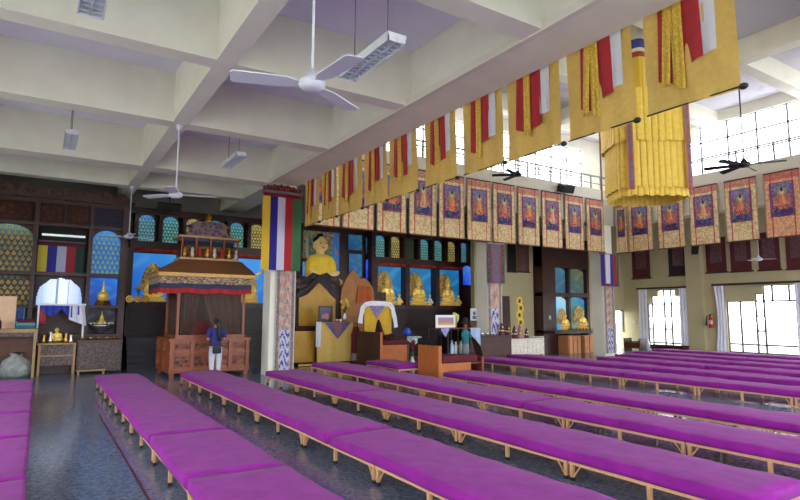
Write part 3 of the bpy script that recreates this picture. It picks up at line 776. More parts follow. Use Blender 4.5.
panel('arched_niche', (cellsX[0][0]-.3, cellsX[0][1], z3_+.03, z2_-.05), YL+.3, p_tiles(8, 6, (16, 30, 30), (186, 140, 50), (20, 40, 40), 3), P_DIM, t, 56, 40)
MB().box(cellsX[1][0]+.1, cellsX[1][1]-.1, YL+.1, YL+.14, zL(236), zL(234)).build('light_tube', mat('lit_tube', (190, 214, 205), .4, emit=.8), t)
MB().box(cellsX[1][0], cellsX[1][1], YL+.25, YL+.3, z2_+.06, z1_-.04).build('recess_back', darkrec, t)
# lobed niche in the middle column: window reflection in its glass painted as glow
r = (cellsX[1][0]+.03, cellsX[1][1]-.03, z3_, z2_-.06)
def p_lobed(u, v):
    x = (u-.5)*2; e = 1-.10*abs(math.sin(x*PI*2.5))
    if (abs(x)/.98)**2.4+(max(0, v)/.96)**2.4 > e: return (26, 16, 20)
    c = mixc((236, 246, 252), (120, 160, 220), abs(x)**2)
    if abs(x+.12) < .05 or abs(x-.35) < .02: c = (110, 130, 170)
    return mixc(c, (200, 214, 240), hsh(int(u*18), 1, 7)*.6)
panel('lobed_niche_glow', r, YL+.3, p_lobed, P_GLOW, t, 60, 40)
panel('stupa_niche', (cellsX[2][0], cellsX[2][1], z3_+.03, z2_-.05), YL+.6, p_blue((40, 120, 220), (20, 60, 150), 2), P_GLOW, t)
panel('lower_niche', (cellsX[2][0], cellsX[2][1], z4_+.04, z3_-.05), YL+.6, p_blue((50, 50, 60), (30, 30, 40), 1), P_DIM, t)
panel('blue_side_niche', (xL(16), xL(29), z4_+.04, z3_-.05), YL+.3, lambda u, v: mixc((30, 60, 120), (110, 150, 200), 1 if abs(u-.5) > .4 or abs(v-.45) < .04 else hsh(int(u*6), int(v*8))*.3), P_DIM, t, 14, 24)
# hung five-colour flag inside the middle niche
fx0, fx1 = xL(37.5), xL(85)
def fcol(u, v):
    if v > .86: return (86, 26, 34)
    return [(196, 178, 60), (46, 44, 140), (176, 180, 206), (150, 44, 56), (36, 62, 54)][min(4, int(u*5))]
f = thing('striped_flag', 'five-striped flag hanging inside the far left shrine cabinet', 'flag', ((fx0+fx1)/2, YL+.18, zL(272)))
painted('flag_cloth', wave(fx0, fx1, YL+.18, zL(272), zL(241), .012, 4), 40, 20, fcol, P_CLOTH, f)
MB().cyl((fx0, YL+.18, zL(241)), (fx1, YL+.18, zL(241)), .02, seg=6).build('hanging_rod', rodm, f)

def stupa(label, x, y, z, h, w):
    t = thing('stupa', label, 'stupa', (x, y, z))
    MB().lathe([(w*.5, 0), (w*.5, h*.08), (w*.42, h*.1), (w*.42, h*.18), (w*.34, h*.2)], (x, y, z), 4).build('stepped_base', gold, t)
    MB().lathe([(w*.26, h*.2), (w*.34, h*.34), (w*.34, h*.44), (w*.24, h*.52), (w*.12, h*.56)], (x, y, z), 18).build('dome', silver if 'bowl' in label else goldlit, t, True)
    MB().lathe([(w*.14, h*.55), (w*.14, h*.62), (w*.1, h*.63), (w*.04, h*.9), (w*.06, h*.92), (w*.01, h)], (x, y, z), 12).build('spire', goldlit, t)
cx3 = (cellsX[2][0]+cellsX[2][1])/2
stupa('small white and gold stupa in the upper blue niche', cx3, YL+.31, z3_+.037, zL(280)-z3_, .5)
t = thing('offering_bowl', 'wide silver offering bowl with a small golden spire on the cabinet shelf', 'bowl', (cx3, YL+.3, z4_+.04))
zb = z4_+.047
MB().lathe([(.12, 0), (.16, .03), (.30, .12), (.42, .24), (.44, .30), (.40, .28), (.1, .2)], (cx3, YL+.3, zb), 22, .8, .55).build('bowl', silver, t, True)
MB().lathe([(.16, .28), (.14, .36), (.07, .42), (.06, .5), (.02, .62), (.005, .72)], (cx3, YL+.3, zb), 12).build('spire', goldlit, t, True)
mb = MB()
for k in range(14):
    a = 2*PI*k/14; mb.ell((cx3+.335*math.cos(a), YL+.3+.23*math.sin(a), zb+.33), .035, 6, 4)
mb.build('rim_beads', whitepet, t)

# the long altar wall
YA = 21.2
XA0, XA1 = 2.5, 17.8
zA = lambda px, py: aY(px, py, YA).z
s0, s1 = zA(145, 241), zA(145, 214)
b0, b1 = zA(390, 305), zA(390, 266)
t = thing('altar_cabinet', 'long dark wooden altar cabinet with rows of lit niches along the far wall', 'shrine cabinet', (10, YA+.5, 0))
AL0, AL1 = 8.75, 12.15      # alcove with the large seated figure
bigs = [2.62+1.68*k for k in range(4) if 2.62+1.68*k < 8] + [12.37, 14.05, 15.73]
smalls = [3.02+.795*k for k in range(19)]
smalls = [x for x in smalls if x < 8.4 or x > 12.3]
mb = MB().box(XA0, XA1, YA+.5, YA+.62, 0, s1+.22)
for lo, hi in ((XA0, AL0), (AL1, XA1)):
    mb.box(lo, hi, YA, YA+.55, s1, s1+.22).box(lo, hi, YA-.02, YA+.55, b1+.12, s0).box(lo, hi, YA-.05, YA+.55, b0-.16, b0).box(lo, hi, YA+.05, YA+.5, 0, b0-.16)
    MB().box(lo, hi, YA-.35, YA+.06, 0, 1.05).box(lo+.05, hi-.05, YA+.0, YA+.05, 1.05, b0-.17).build('lower_front', mat('darker_wood', (40, 24, 24), .5, var=.5, scale=6), t)  # lower front in a darker wood tone
xs = sorted(smalls)
for x in xs: mb.box(x-.4, x-.27, YA+.02, YA+.5, s0-.01, s1+.01)
for x in bigs: mb.box(x-.19, x+.02, YA, YA+.5, b0-.01, b1+.14)
mb.box(AL0-.12, AL0+.1, YA-.05, YA+.55, 0, s1+.2).box(AL1-.1, AL1+.1, YA-.05, YA+.55, 0, s1+.2).box(XA1-.3, XA1, YA, YA+.55, 0, s1+.2)
mb.build('cabinet_frame', dwood, t)
pal = [((20, 80, 130), (130, 170, 130), (60, 130, 230)), ((20, 70, 90), (120, 180, 150), (70, 150, 210)), ((60, 60, 40), (200, 180, 90), (190, 170, 90)), ((30, 30, 20), (70, 100, 50), (40, 60, 40))]
for k, x in enumerate(smalls):
    p = pal[[0, 1, 2, 1, 1, 2, 0, 1, 2, 3, 1, 1, 2, 0, 1, 2][k % 16]]
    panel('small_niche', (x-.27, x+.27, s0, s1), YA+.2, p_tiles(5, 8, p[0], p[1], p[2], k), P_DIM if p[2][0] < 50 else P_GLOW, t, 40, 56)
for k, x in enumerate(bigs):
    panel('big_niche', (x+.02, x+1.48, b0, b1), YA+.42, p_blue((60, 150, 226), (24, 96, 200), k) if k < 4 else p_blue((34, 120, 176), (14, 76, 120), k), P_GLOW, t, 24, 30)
    panel('red_frieze', (x+.02, x+1.48, b1, b1+.13), YA+.0, lambda u, v: mixc((130, 24, 30), (206, 70, 40), hsh(int(u*16), int(v*3), 3)), P_CLOTH, t, 24, 4)
# alcove: mural and blue glass strips
panel('mural', (AL0+.1, 10.72, 2.6, s1), YA+.45, p_mural(3), P_DIM, t, 40, 60)
for (a, b_, c, d) in ((348.5, 362, 235, 250), (349, 362, 254, 277), (366, 374, 238, 254)):
    x0, x1, z0, z1 = rect(a, c, b_, d, YA+.4)[0], rect(a, c, b_, d, YA+.4)[1], rect(a, c, b_, d, YA+.4)[2], rect(a, c, b_, d, YA+.4)[3]
    panel('blue_glass', (x0, x1, z0, z1), YA+.4, p_blue((60, 140, 190), (30, 90, 150), a), P_DIM, t, 12, 14)
x0, x1, z0, z1 = rect(366, 260, 374, 279, YA+.3); panel('blue_glass', (x0, x1, z0, z1), YA+.3, p_blue((60, 110, 250), (20, 50, 220), 1), P_GLOW, t, 10, 14)
x0, x1, z0, z1 = rect(463, 266, 471, 285, YA-.1); panel('blue_glass', (x0, x1, z0, z1), YA-.1, p_blue((90, 150, 255), (20, 70, 220), 4, .8), P_GLOW, t, 12, 20)
MB().box(AL0, AL1, YA-1.1, YA+.3, 0, aY(321.5, 233.5, YA-.45).z-2.4*.93-.1).build('alcove_plinth', dwood2, t)
sh = thing('stepped_shelf', 'dark stepped offering shelf at the left end of the altar wall', 'shelf', (2.9, YA-.6, 0))
for k in range(5): MB().box(2.5, 3.9, YA-1.05+.13*k, YA-.37, .2*k+.002, .2*(k+1)).build('shelf_step', mat('dark_blue_black_step_%d' % k, (40+5*k, 38+4*k, 48+4*k), .5, var=.2), sh)
# gold wheels on the dark left end
for k, px in enumerate((129.5, 137.5, 145.5)):
    c = aY(px, 299, YA-.42); o = MB()
    ringp = [Vector((c.x+.10*math.cos(a*PI/8), c.y, c.z+.10*math.sin(a*PI/8))) for a in range(17)]
    o.tube(ringp, .025, 6)
    for a in range(4): o.bar((c.x-.095*math.cos(a*PI/4), c.y, c.z-.095*math.sin(a*PI/4)), (c.x+.095*math.cos(a*PI/4), c.y, c.z+.095*math.sin(a*PI/4)), .02)
    o.box(c.x-.03, c.x+.03, c.y, YA-.36, c.z-.03, c.z+.03)
    tag(o.build('spoked_wheel', brass), 'dull gold eight-spoked wheel in a dark row, %s from left' % ORD[k+1], 'ornament', 'gold wheels on the dark altar end')

# ------------------------------------------------------------------ figures in the niches
def seated_mesh(x, y, z, h, wide=1.0):
    mb = MB(); e = lambda dx, dy, dz, rx, ry, rz_, rot=None: mb.ell((x+dx*h, y+dy*h, z+dz*h), (rx*h, ry*h, rz_*h), 14, 10, rot)
    from mathutils import Euler
    e(0, -.02, .09, .36*wide, .24, .10); e(-.2, -.06, .11, .19, .14, .09); e(.2, -.06, .11, .19, .14, .09)      # folded legs
    e(0, .02, .30, .19*wide, .13, .22); e(0, .02, .46, .235*wide, .12, .11)                                           # trunk, shoulders
    e(-.25*wide, -.01, .36, .07, .08, .17, Euler((0, .25, 0))); e(.25*wide, -.01, .36, .07, .08, .17, Euler((0, -.25, 0)))
    e(-.16, -.13, .23, .14, .06, .055, Euler((0, .35, .5))); e(.16, -.13, .23, .14, .06, .055, Euler((0, -.35, -.5)))
    e(0, -.19, .2, .09, .06, .035)                                                                                    # hands in the lap
    e(0, .02, .58, .07, .07, .08); e(0, 0, .74, .115, .12, .145); e(0, -.115, .735, .022, .03, .04)                   # neck, head, nose
    e(-.118, .01, .72, .02, .03, .06); e(.118, .01, .72, .02, .03, .06)
    return mb
def remesh(o, vox):
    m = o.modifiers.new('remesh', 'REMESH'); m.mode = 'VOXEL'; m.voxel_size = vox; m.use_smooth_shade = True
HALO = mat('gilt_flame_halo', (226, 176, 84), .45, .35, scale=13, kind='voronoi', col2=(96, 110, 96), bump=.6, emit=.1)  # halo glows slightly through added emission
def statue(label, x, y, z, h, crown=True, scarf=False):
    t = thing('golden_statue', label, 'statue', (x, y, z))
    MB().lathe([(h*.32, 0), (h*.36, h*.03), (h*.3, h*.08), (h*.36, h*.13), (h*.32, h*.15)], (x, y, z), 16, 1, .6).build('lotus_base', goldlit, t)
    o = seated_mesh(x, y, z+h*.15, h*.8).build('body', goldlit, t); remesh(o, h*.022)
    if crown:
        mb = MB().lathe([(.08*h, .82*h), (.11*h, .86*h), (.07*h, .93*h), (.03*h, 1.0*h), (.005*h, 1.06*h)], (x, y, z), 10)
        mb.build('crown', goldlit, t)
    # flame-shaped halo behind
    pts = []
    for k in range(41):
        a = -.15*PI+1.3*PI*k/40; rr = h*(.40+.04*abs(math.sin(k*1.1))+.22*max(0, math.sin(a))**4)
        pts.append((x+rr*math.cos(a)*.82, z+h*.52+rr*math.sin(a)))
    MB().prism(pts, y+h*.2, y+h*.24).build('halo', HALO, t)
    if scarf: MB().sheet(lambda u, v: Vector((x+(u-.5)*.6*h, y-.28*h-.05*h*math.sin(u*PI), z+h*(.1+.42*v-.16*math.sin(u*PI)))), 10, 6).build('white_scarf', whitec, t, True)
nams = ['golden seated statue in the blue niche left of the carved shrine', None, 'golden seated statue in the blue niche between carved shrine and column', None,
        'golden statue in the large lit niche nearest the yellow-robed figure', 'golden statue in the middle one of the three large lit niches', 'golden statue in the large lit niche nearest the middle column']
for k, x in enumerate(bigs):
    if nams[k]: statue(nams[k], x+.72 if k < 4 else x+.52, YA+.03, b0+.006, 1.3 if k > 3 else 1.15, True, False)
for k, x in enumerate((12.37, 14.05, 15.73)):     # lesser figures beside the main one
    o = thing('golden_statue', 'small golden attendant figure at the right side of %s large lit niche' % ['the first', 'the middle', 'the last'][k], 'statue', (x+1.2, YA+.1, b0), 'small attendants in the large niches')
    MB().lathe([(.10, 0), (.12, .03), (.10, .08)], (x+1.2, YA+.1, b0+.006), 12, 1, .7).build('lotus_base', goldlit, o)
    q = seated_mesh(x+1.2, YA+.1, b0+.075, .5, .62).build('body', whitepet if k == 1 else goldlit, o); remesh(q, .014)
# the big seated figure in a yellow robe
BY = YA-.45
bx = aY(320.5, 255, BY); zt = aY(321.5, 233.5, BY).z
hB = 2.4; zB = zt-hB*.93
t = thing('seated_statue', 'very large golden seated statue in a bright yellow robe behind the thrones', 'statue', (bx.x, BY, zB))
o = seated_mesh(bx.x, BY, zB, hB, .78).build('body', mat('warm_gilded_skin', (238, 204, 132), .5, .1, var=.06, emit=.12), t); remesh(o, .045)  # slight glow added to the skin to brighten the face
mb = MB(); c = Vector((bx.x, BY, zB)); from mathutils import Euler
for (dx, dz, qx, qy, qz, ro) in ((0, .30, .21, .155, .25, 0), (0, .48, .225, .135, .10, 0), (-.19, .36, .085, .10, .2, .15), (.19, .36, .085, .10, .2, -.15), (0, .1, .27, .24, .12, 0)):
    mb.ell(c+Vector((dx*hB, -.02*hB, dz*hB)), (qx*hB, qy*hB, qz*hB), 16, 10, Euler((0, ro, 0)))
o = mb.build('yellow_robe', mat('robe_yellow', (236, 200, 60), .7, var=.1, scale=5, emit=.12), t); remesh(o, .05)  # robe carries the same added glow as the skin
mb = MB().ell(c+Vector((0, .035*hB, .81*hB)), (.122*hB, .115*hB, .085*hB), 14, 8).ell(c+Vector((0, .03*hB, .89*hB)), (.06*hB, .06*hB, .05*hB), 10, 6)
mb.build('dark_hair', mat('dark_blue_hair', (22, 22, 34), .6), t, True)
mb = MB()
for s in (-1, 1): mb.ell(c+Vector((s*.042*hB, -.108*hB, .755*hB)), (.024*hB, .012*hB, .008*hB), 8, 5)
mb.build('eye', blackm, t)
mb = MB().ell(c+Vector((0, -.112*hB, .675*hB)), (.034*hB, .012*hB, .009*hB), 8, 5); mb.build('mouth', redc, t)
# white cloth strip hanging to the left of it
x0, x1, z0, z1 = rect(305.5, 238, 308.5, 282, YA+.38)
tag(MB().sheet(lambda u, v: Vector((x0+(x1-x0)*u, YA+.38+.01*math.sin(u*8), z0+(z1-z0)*v)), 6, 10).build('hanging_scarf', whitec, None, True), 'white scarf strip hanging left of the large yellow-robed statue', 'scarf')

# ------------------------------------------------------------------ wooden shrine cabinet on the right of the far wall
YR_ = YB2-.62
t = thing('shrine_cabinet', 'dark wooden shrine cabinet with blue niches on the right of the far wall', 'shrine cabinet', (22.2, YB2-.3, 0))
X0, X1 = aY(543, 300, YR_).x, aY(590.5, 300, YR_).x
xr = lambda px: aY(px, 300, YR_).x
zr = lambda py, px=570: aY(px, py, YR_).z
mb = MB().box(X0, X1, YR_+.45, YB2-.01, 0, 5.6).box(X0, xr(556), YR_, YR_+.5, 0, 5.6).box(xr(569.5), xr(571.5), YR_+.05, YR_+.5, 0, 5.6).box(xr(588), X1, YR_+.05, YR_+.5, 0, 5.6)
mb.box(X0, X1, YR_+.04, YR_+.5, zr(268), 5.6).box(X0, X1, YR_+.04, YR_+.5, zr(297), zr(293)).box(X0, X1, YR_-.7, YR_+.5, zr(333), zr(330)).box(X0, X1, YR_+.06, YR_+.5, 0, .25)
mb.build('cabinet_frame', dwood, t)
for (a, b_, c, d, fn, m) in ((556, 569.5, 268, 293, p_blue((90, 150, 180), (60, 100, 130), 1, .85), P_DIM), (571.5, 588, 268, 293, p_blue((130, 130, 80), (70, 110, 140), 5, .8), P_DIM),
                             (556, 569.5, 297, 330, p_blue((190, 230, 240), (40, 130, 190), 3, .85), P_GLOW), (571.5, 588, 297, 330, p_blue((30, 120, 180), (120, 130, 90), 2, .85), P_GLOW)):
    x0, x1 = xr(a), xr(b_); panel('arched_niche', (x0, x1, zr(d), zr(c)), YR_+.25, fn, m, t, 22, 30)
for a, b_ in ((557, 569), (572, 587.5)):
    mb = MB(); x0, x1 = xr(a), xr(b_); z0, z1 = zr(353), zr(335); n = 3
    for k in range(n): mb.box(x0+(x1-x0)*k/n+.03, x0+(x1-x0)*(k+1)/n-.03, YR_-.67, YR_-.61, z0+.05, z1-.05)
    mb.box(x0, x1, YR_-.62, YR_, z0, z1); mb.build('carved_panel', mat('orange_panel_%d' % int(a), (214, 146, 92), .6, var=.2, scale=12), t)
statue('golden statue in the lower right niche of the right-hand shrine cabinet', (xr(571.5)+xr(588))/2, YR_-.12, zr(330)+.006, 1.05)
statue('pale golden statue in the lower left niche of the right-hand shrine cabinet', (xr(556)+xr(569))/2, YR_-.12, zr(330)+.006, .9, False)
mb = MB(); x0, x1 = xr(557), xr(588)
n = 9
for k in range(n):
    x = x0+(x1-x0)*(k+.5)/n; z = zr(330)
    o = MB().lathe([(.03, 0), (.05, .06), (.065, .09), (.055, .09), (.03, .03)], (x, YR_-.56, z+.004), 10)
    o = o.build('offering_bowl', brass)
    o.location.y = -.02
    tag(o, 'small dark brass offering bowl in the row on the right-hand shrine ledge', 'bowl', 'offering bowls on the right-hand shrine')

# ------------------------------------------------------------------ palanquin-like carved shrine
PX0, PX1, PY0, PY1 = 3.22, 5.5, 17.2, 19.2
zp = lambda py, px=210: aY(px, py, PY0).z
t = thing('carved_shrine', 'large carved wooden shrine with tiered gold-trimmed roof and glass sides', 'shrine', ((PX0+PX1)/2, (PY0+PY1)/2, 0))
ZT = zp(338); ZM = zp(352); ZG = zp(297); ZE = zp(275, 210)
mb = MB().box(PX0+.05, PX1-.05, PY0+.04, PY1, .15, ZT-.06); mb.build('base_cabinet', rwoodp, t)
mb = MB().box(PX0-.04, PX1+.04, PY0-.04, PY1, ZT-.08, ZT).box(PX0-.02, PX1+.02, PY0-.02, PY1, ZM-.04, ZM+.03).box(PX0-.02, PX1+.02, PY0-.02, PY1, .12, .24)
for x in (PX0, PX0+.56, (PX0+PX1)/2-.03, PX1-.62, PX1-.1): mb.box(x, x+.1, PY0-.03, PY0+.06, .12, ZT)
for y in (PY0+.9, PY1-.1): mb.box(PX0-.03, PX0+.06, y, y+.1, .12, ZT)
mb.build('base_moulding', rwoodp, t)
for k in range(4):
    x0 = PX0+.12+.53*k
    for z0, z1 in ((.28, ZM-.08), (ZM+.07, ZT-.12)):
        MB().box(x0+.04, x0+.44, PY0+.01, PY0+.05, z0+.03, z1-.03).build('carved_panel', rwood, t)
for x in (PX0+.02, PX1-.14):
    for y in (PY0, PY1-.14): MB().box(x, x+.12, y, y+.12, 0, .14).build('foot', rwoodp, t)
# glazed upper box with posts and curtains
for x in (PX0+.16, PX1-.2):
    for y in (PY0+.1, PY1-.25): MB().box(x, x+.07, y, y+.07, ZT, ZE).build('post', rwoodp, t)
MB().box(PX0+.14, PX1-.12, PY0+.08, PY0+.16, ZT, ZT+.09).box(PX0+.14, PX0+.22, PY0+.1, PY1-.2, ZT, ZT+.09).build('sill', rwoodp, t)
MB().box(PX0+.2, PX1-.15, PY1-.22, PY1-.18, ZT, ZE).build('rear_panel', mat('rear_brown_panel', (84, 60, 48), .7, var=.3, scale=6), t)
MB().box(PX0+.23, PX1-.2, PY0+.12, PY0+.126, ZT+.09, ZE).build('glass_front', glass2, t)
curm = mat('brown_gauze_curtain', (84, 56, 42), .8, var=.25, scale=7)
xm = aY(203, 310, PY0).x
def curtain(xa, xb, nm):
    def f(u, v):
        x = xa+(xb-xa)*u
        # gathered away from the middle lower down
        k = (1-v)
        x = xa+(x-xa)*(1-.42*k) if nm == 'l' else xb-(xb-x)*(1-.30*k)
        return Vector((x, PY0+.2+.03*math.sin(u*34), ZT+.1+(ZG-ZT)*v))
    MB().sheet(f, 60, 10).build('curtain', curm, t, True)
curtain(PX0+.24, xm, 'l'); curtain(xm, PX1-.22, 'r')
# inside: small altar step with red edge
MB().box(PX0+.7, PX1-.7, PY0+.7, PY1-.4, ZT, ZT+.5).build('inner_step', mat('inner_red_cloth', (120, 30, 34), .7, var=.3), t)
# valance, eave, roof, upper pavilion
def p_val(u, v):
    if v < .3: return mixc((150, 28, 34), (186, 44, 44), hsh(int(u*60), 1))
    if v < .55: return mixc((50, 56, 60), (60, 60, 110), hsh(int(u*90), int(v*14), 2))
    return mixc((130, 60, 50) if hsh(int(u*110), int(v*14), 6) > .5 else (80, 96, 90), (206, 186, 150), hsh(int(u*110), int(v*14), 4))
EX0, EX1 = aY(160, 290, PY0-.1).x, aY(251.5, 290, PY0-.1).x
def valpath(u):
    # runs along the left side, then the front
    L1, L2 = 2.0, EX1-EX0; d = u*(L1+L2)
    return (EX0, PY0-.1+L1-d) if d < L1 else (EX0+d-L1, PY0-.1)
painted('valance', lambda u, v: Vector((*valpath(u), zp(293)-.04*abs(math.sin(u*16))*(1-v)+(zp(277)-zp(293))*v)), 130, 14, p_val, P_CLOTH, t)
mb = MB().box(EX0-.08, EX1+.08, PY0-.2, PY1+.1, zp(277.5), zp(274))
mb.build('gold_eave', mat('gold_eave_paint', (206, 160, 84), .45, .2, var=.25, scale=20), t)
zE, zR = zp(274), zp(261)
rx0, rx1 = aY(180, 261, PY0+.5).x, aY(241, 261, PY0+.5).x
mb = MB(); mb.poly([(EX0-.1, PY0-.22, zE), (EX1+.1, PY0-.22, zE), (EX1+.1, PY1+.1, zE), (EX0-.1, PY1+.1, zE), (rx0, PY0+.45, zR+.06), (rx1, PY0+.45, zR+.06), (rx1, PY1-.5, zR+.06), (rx0, PY1-.5, zR+.06)],
    [(0, 1, 5, 4), (1, 2, 6, 5), (2, 3, 7, 6), (3, 0, 4, 7), (4, 5, 6, 7), (0, 3, 2, 1)])
mb.build('roof', mat('brown_copper_roof', (138, 92, 56), .5, .2, var=.12), t)
for x in (EX0-.1, EX1+.1):
    MB().tube([(x, PY0-.2, zE), (x+(.06 if x > 4 else -.06)*2, PY0-.32, zE+.1), (x+(.06 if x > 4 else -.06)*3, PY0-.36, zE+.24)], [.04, .03, .01], 6).build('eave_horn', gold, t)
ux0, ux1 = aY(181, 250, PY0+.7).x, aY(236, 250, PY0+.7).x; UY = PY0+.55
zU0, zU1 = zR+.06, zp(240)+.1
mb = MB()
MB().box(ux0-.05, ux1+.05, UY-.05, PY1-.55, zU0, zU0+.07).build('upper_platform', mat('gold_edge_paint', (190, 160, 110), .5, var=.2), t)
for k in range(8):
    x = ux0+.06+(ux1-ux0-.12)*k/7
    MB().lathe([(.03, 0), (.05, .04), (.06, .12), (.035, .18), (.05, .24), (.015, .3)], (x, UY-.1, zU0+.075), 8).build('carved_ornament', [gold, mat('white_ornament_%d' % k, (206, 190, 170), .6), redpaint][k % 3], t, True)
for k in range(5):
    x = ux0+(ux1-ux0)*k/4; MB().lathe([(.05, 0), (.035, .05), (.035, zU1-zU0-.1), (.055, zU1-zU0)], (x, UY, zU0+.03), 8).build('upper_post', mat('red_gilt_post_%d' % k, (150, 70, 48), .5, var=.4, scale=16), t)
panel('upper_panel', (ux0+.1, ux1-.1, zU0+.07, zU1-.08), UY+.1, lambda u, v: mixc((70, 48, 36), (160, 116, 50), hsh(int(u*18), int(v*9), 5)) if v < .7 else (40, 44, 60), P_CLOTH, t, 30, 14)
MB().box(ux0-.1, ux1+.1, UY-.12, PY1-.5, zU1, zU1+.06).build('upper_eave', mat('gold_eave_paint_b', (196, 150, 90), .5, var=.2, scale=18), t)
ox0, ox1 = aY(190, 230, UY+.2).x, aY(227, 230, UY+.2).x
zO = zp(221)+.1
MB().prism([(ux0+.05, zU1+.06), (ux1-.05, zU1+.06), (ox1+.1, zU1+.14), (ox1-.02, zU1+.2), (ox1-.06, zO-.22), (ox1+.06, zO-.16), (ox1-.16, zO-.04), (ox0+.16, zO-.04), (ox0-.06, zO-.16), (ox0+.06, zO-.22), (ox0+.02, zU1+.2), (ox0-.1, zU1+.14)], UY+.05, UY+.5).build('crowning_block', mat('painted_crown', (150, 108, 84), .6, scale=9, kind='voronoi', col2=(60, 64, 110)), t)
MB().lathe([(.1, 0), (.14, .06), (.06, .12), (.09, .2), (.01, .3)], ((ox0+ox1)/2, UY+.25, zO-.05), 10).build('finial', gold, t, True)
# ------------------------------------------------------------------ helpers for pieces in front of the altar
def prect(mb, x0, y0, x1, y1, Y, depth):
    a = rect(x0, y0, x1, y1, Y); mb.box(a[0], a[1], Y, Y+depth, a[2], a[3]); return mb
def outline(pts, Y): return [((lambda p: (p.x, p.z))(aY(x, y, Y))) for x, y in pts]
def vase_flowers(label, x, y, z, h, pm, n=9, vm=None, cat='flower vase', seed=1):
    t = thing('flower_vase', label, cat, (x, y, z)); rnd = random.Random(seed)
    MB().lathe([(.05*h, 0), (.10*h, .08*h), (.11*h, .2*h), (.05*h, .34*h), (.07*h, .38*h)], (x, y, z), 14).build('vase', vm or brass, t, True)
    st = MB(); fl_ = MB()
    for k in range(n):
        a = rnd.random()*2*PI; r = rnd.uniform(.05, .2)*h; p = Vector((x+r*math.cos(a), y+r*math.sin(a)*.4, z+h*rnd.uniform(.62, .98)))
        st.tube([(x, y, z+.36*h), ((x+p.x)/2, (y+p.y)/2, z+.55*h), p], .012*h, 5)
        for q in range(6):
            b_ = q*PI/3; fl_.ell(p+Vector((.05*h*math.cos(b_), -.01, .05*h*math.sin(b_))), (.04*h, .025*h, .04*h), 6, 4)
    st.build('stems', green, t); f = fl_.build('blossoms', pm, t, True); return t
def framed(label, x0, y0, x1, y1, Y, fr, fn, lean=.0):
    a = rect(x0, y0, x1, y1, Y); w_ = (a[1]-a[0])*.1
    t = thing('framed_photo', label, 'framed photo', ((a[0]+a[1])/2, Y, a[2]))
    mb = MB().box(a[0], a[1], Y, Y+.03, a[2], a[2]+w_).box(a[0], a[1], Y, Y+.03, a[3]-w_, a[3]).box(a[0], a[0]+w_, Y, Y+.03, a[2]+w_, a[3]-w_).box(a[1]-w_, a[1], Y, Y+.03, a[2]+w_, a[3]-w_)
    mb.build('frame', fr, t)
    painted('picture', lambda u, v: Vector((a[0]+w_+(a[1]-a[0]-2*w_)*u, Y+.012, a[2]+w_+(a[3]-a[2]-2*w_)*v)), 14, 16, fn, P_GLOSS, t)
    MB().box((a[0]+a[1])/2-.02, (a[0]+a[1])/2+.02, Y+.03, Y+.12, a[2]+.003, a[2]+.04).build('stand', blackm, t)
    return t
def drape(fn, nm, m, parent=None, nu=30, nv=14): return MB().sheet(fn, nu, nv).build(nm, m, parent, True)

# ------------------------------------------------------------------ far left tables
z = lambda y, Y, x=60: aY(x, y, Y).z
TX1 = aY(36.5, 350, 19.3).x; tz = z(329, 19.3, 20)
t = thing('side_table', 'tan-topped wooden side table at the far left with bags beneath', 'table', (-.9, 19.6, 0))
MB().box(-2.0, TX1, 19.3, 19.95, tz-.1, tz).build('table_top', tanwood, t)
MB().box(-1.95, TX1-.04, 19.34, 19.38, tz-.22, tz-.1).build('apron', greywood, t)
for x in (-1.97, TX1-.09):
    for y in (19.32, 19.86): MB().box(x, x+.07, y, y+.07, 0, tz-.1).build('leg', tanwood, t)
MB().box(-1.9, TX1-.1, 19.9, 19.93, .05, tz-.1).build('rear_panel', brown, t)
a = rect(-14, 296, 16, 328, 19.75)
tag(MB().box(a[0], a[1], 19.75, 19.79, tz+.002, a[3]).bevel(.008, 1).build('peach_board', peach), 'pale peach board standing on the tan side table', 'board')
x0, x1 = aY(15, 325, 19.5).x, aY(36, 325, 19.5).x
for k, (m, h_) in enumerate(((bluec, .08), (tealc, .09), (redc, .09))):
    zz = tz+.002+[0, .083, .176][k]
    tag(MB().box(x0+.02*k, x1-.015*k, 19.42, 19.72, zz, zz+h_).bevel(.025, 2).build('folded_cloth', [tealc, mat('pale_teal_cloth', (110, 150, 160), .8), maroon][k], None, True), ['dark teal folded cloth at the bottom of the pile on the side table', 'pale teal folded cloth in the middle of the pile on the side table', 'dark red folded cloth on top of the pile on the side table'][k], 'cloth')
a = rect(-1, 318, 5, 329, 19.42)
tag(MB().lathe([(.07, 0), (.075, .05), (.07, .2), (.03, .27), (.03, .32)], ((a[0]+a[1])/2-.08, 19.45, tz+.002), 12).build('dark_flask', bagm, None, True), 'small dark flask on the tan side table at the frame edge', 'flask')
def bag(label, x, y, w_, h_, m, seed):
    rnd = random.Random(seed); mb = MB()
    mb.lathe([(w_*.40, 0), (w_*.5, h_*.12), (w_*.52, h_*.4), (w_*.42, h_*.7), (w_*.14, h_*.88), (w_*.2, h_)], (x, y, .002), 14, 1, .5)
    for v_ in mb.bm.verts:
        if v_.co.z > .05: v_.co += Vector((rnd.uniform(-1, 1), rnd.uniform(-.4, .4), rnd.uniform(-.6, .6)))*w_*.06
    tag(mb.build('plastic_bag', m, None, True), label, 'bag')
bag('dull clear plastic bag under the tan side table', aY(16, 365, 19.6).x, 19.6, .8, .68, clearp, 1)
bag('pale blue bag under the tan side table at the frame edge', aY(-1, 355, 19.6).x-.36, 19.66, .5, .98, mat('pale_blue_plastic', (150, 176, 214), .4, var=.15), 2)

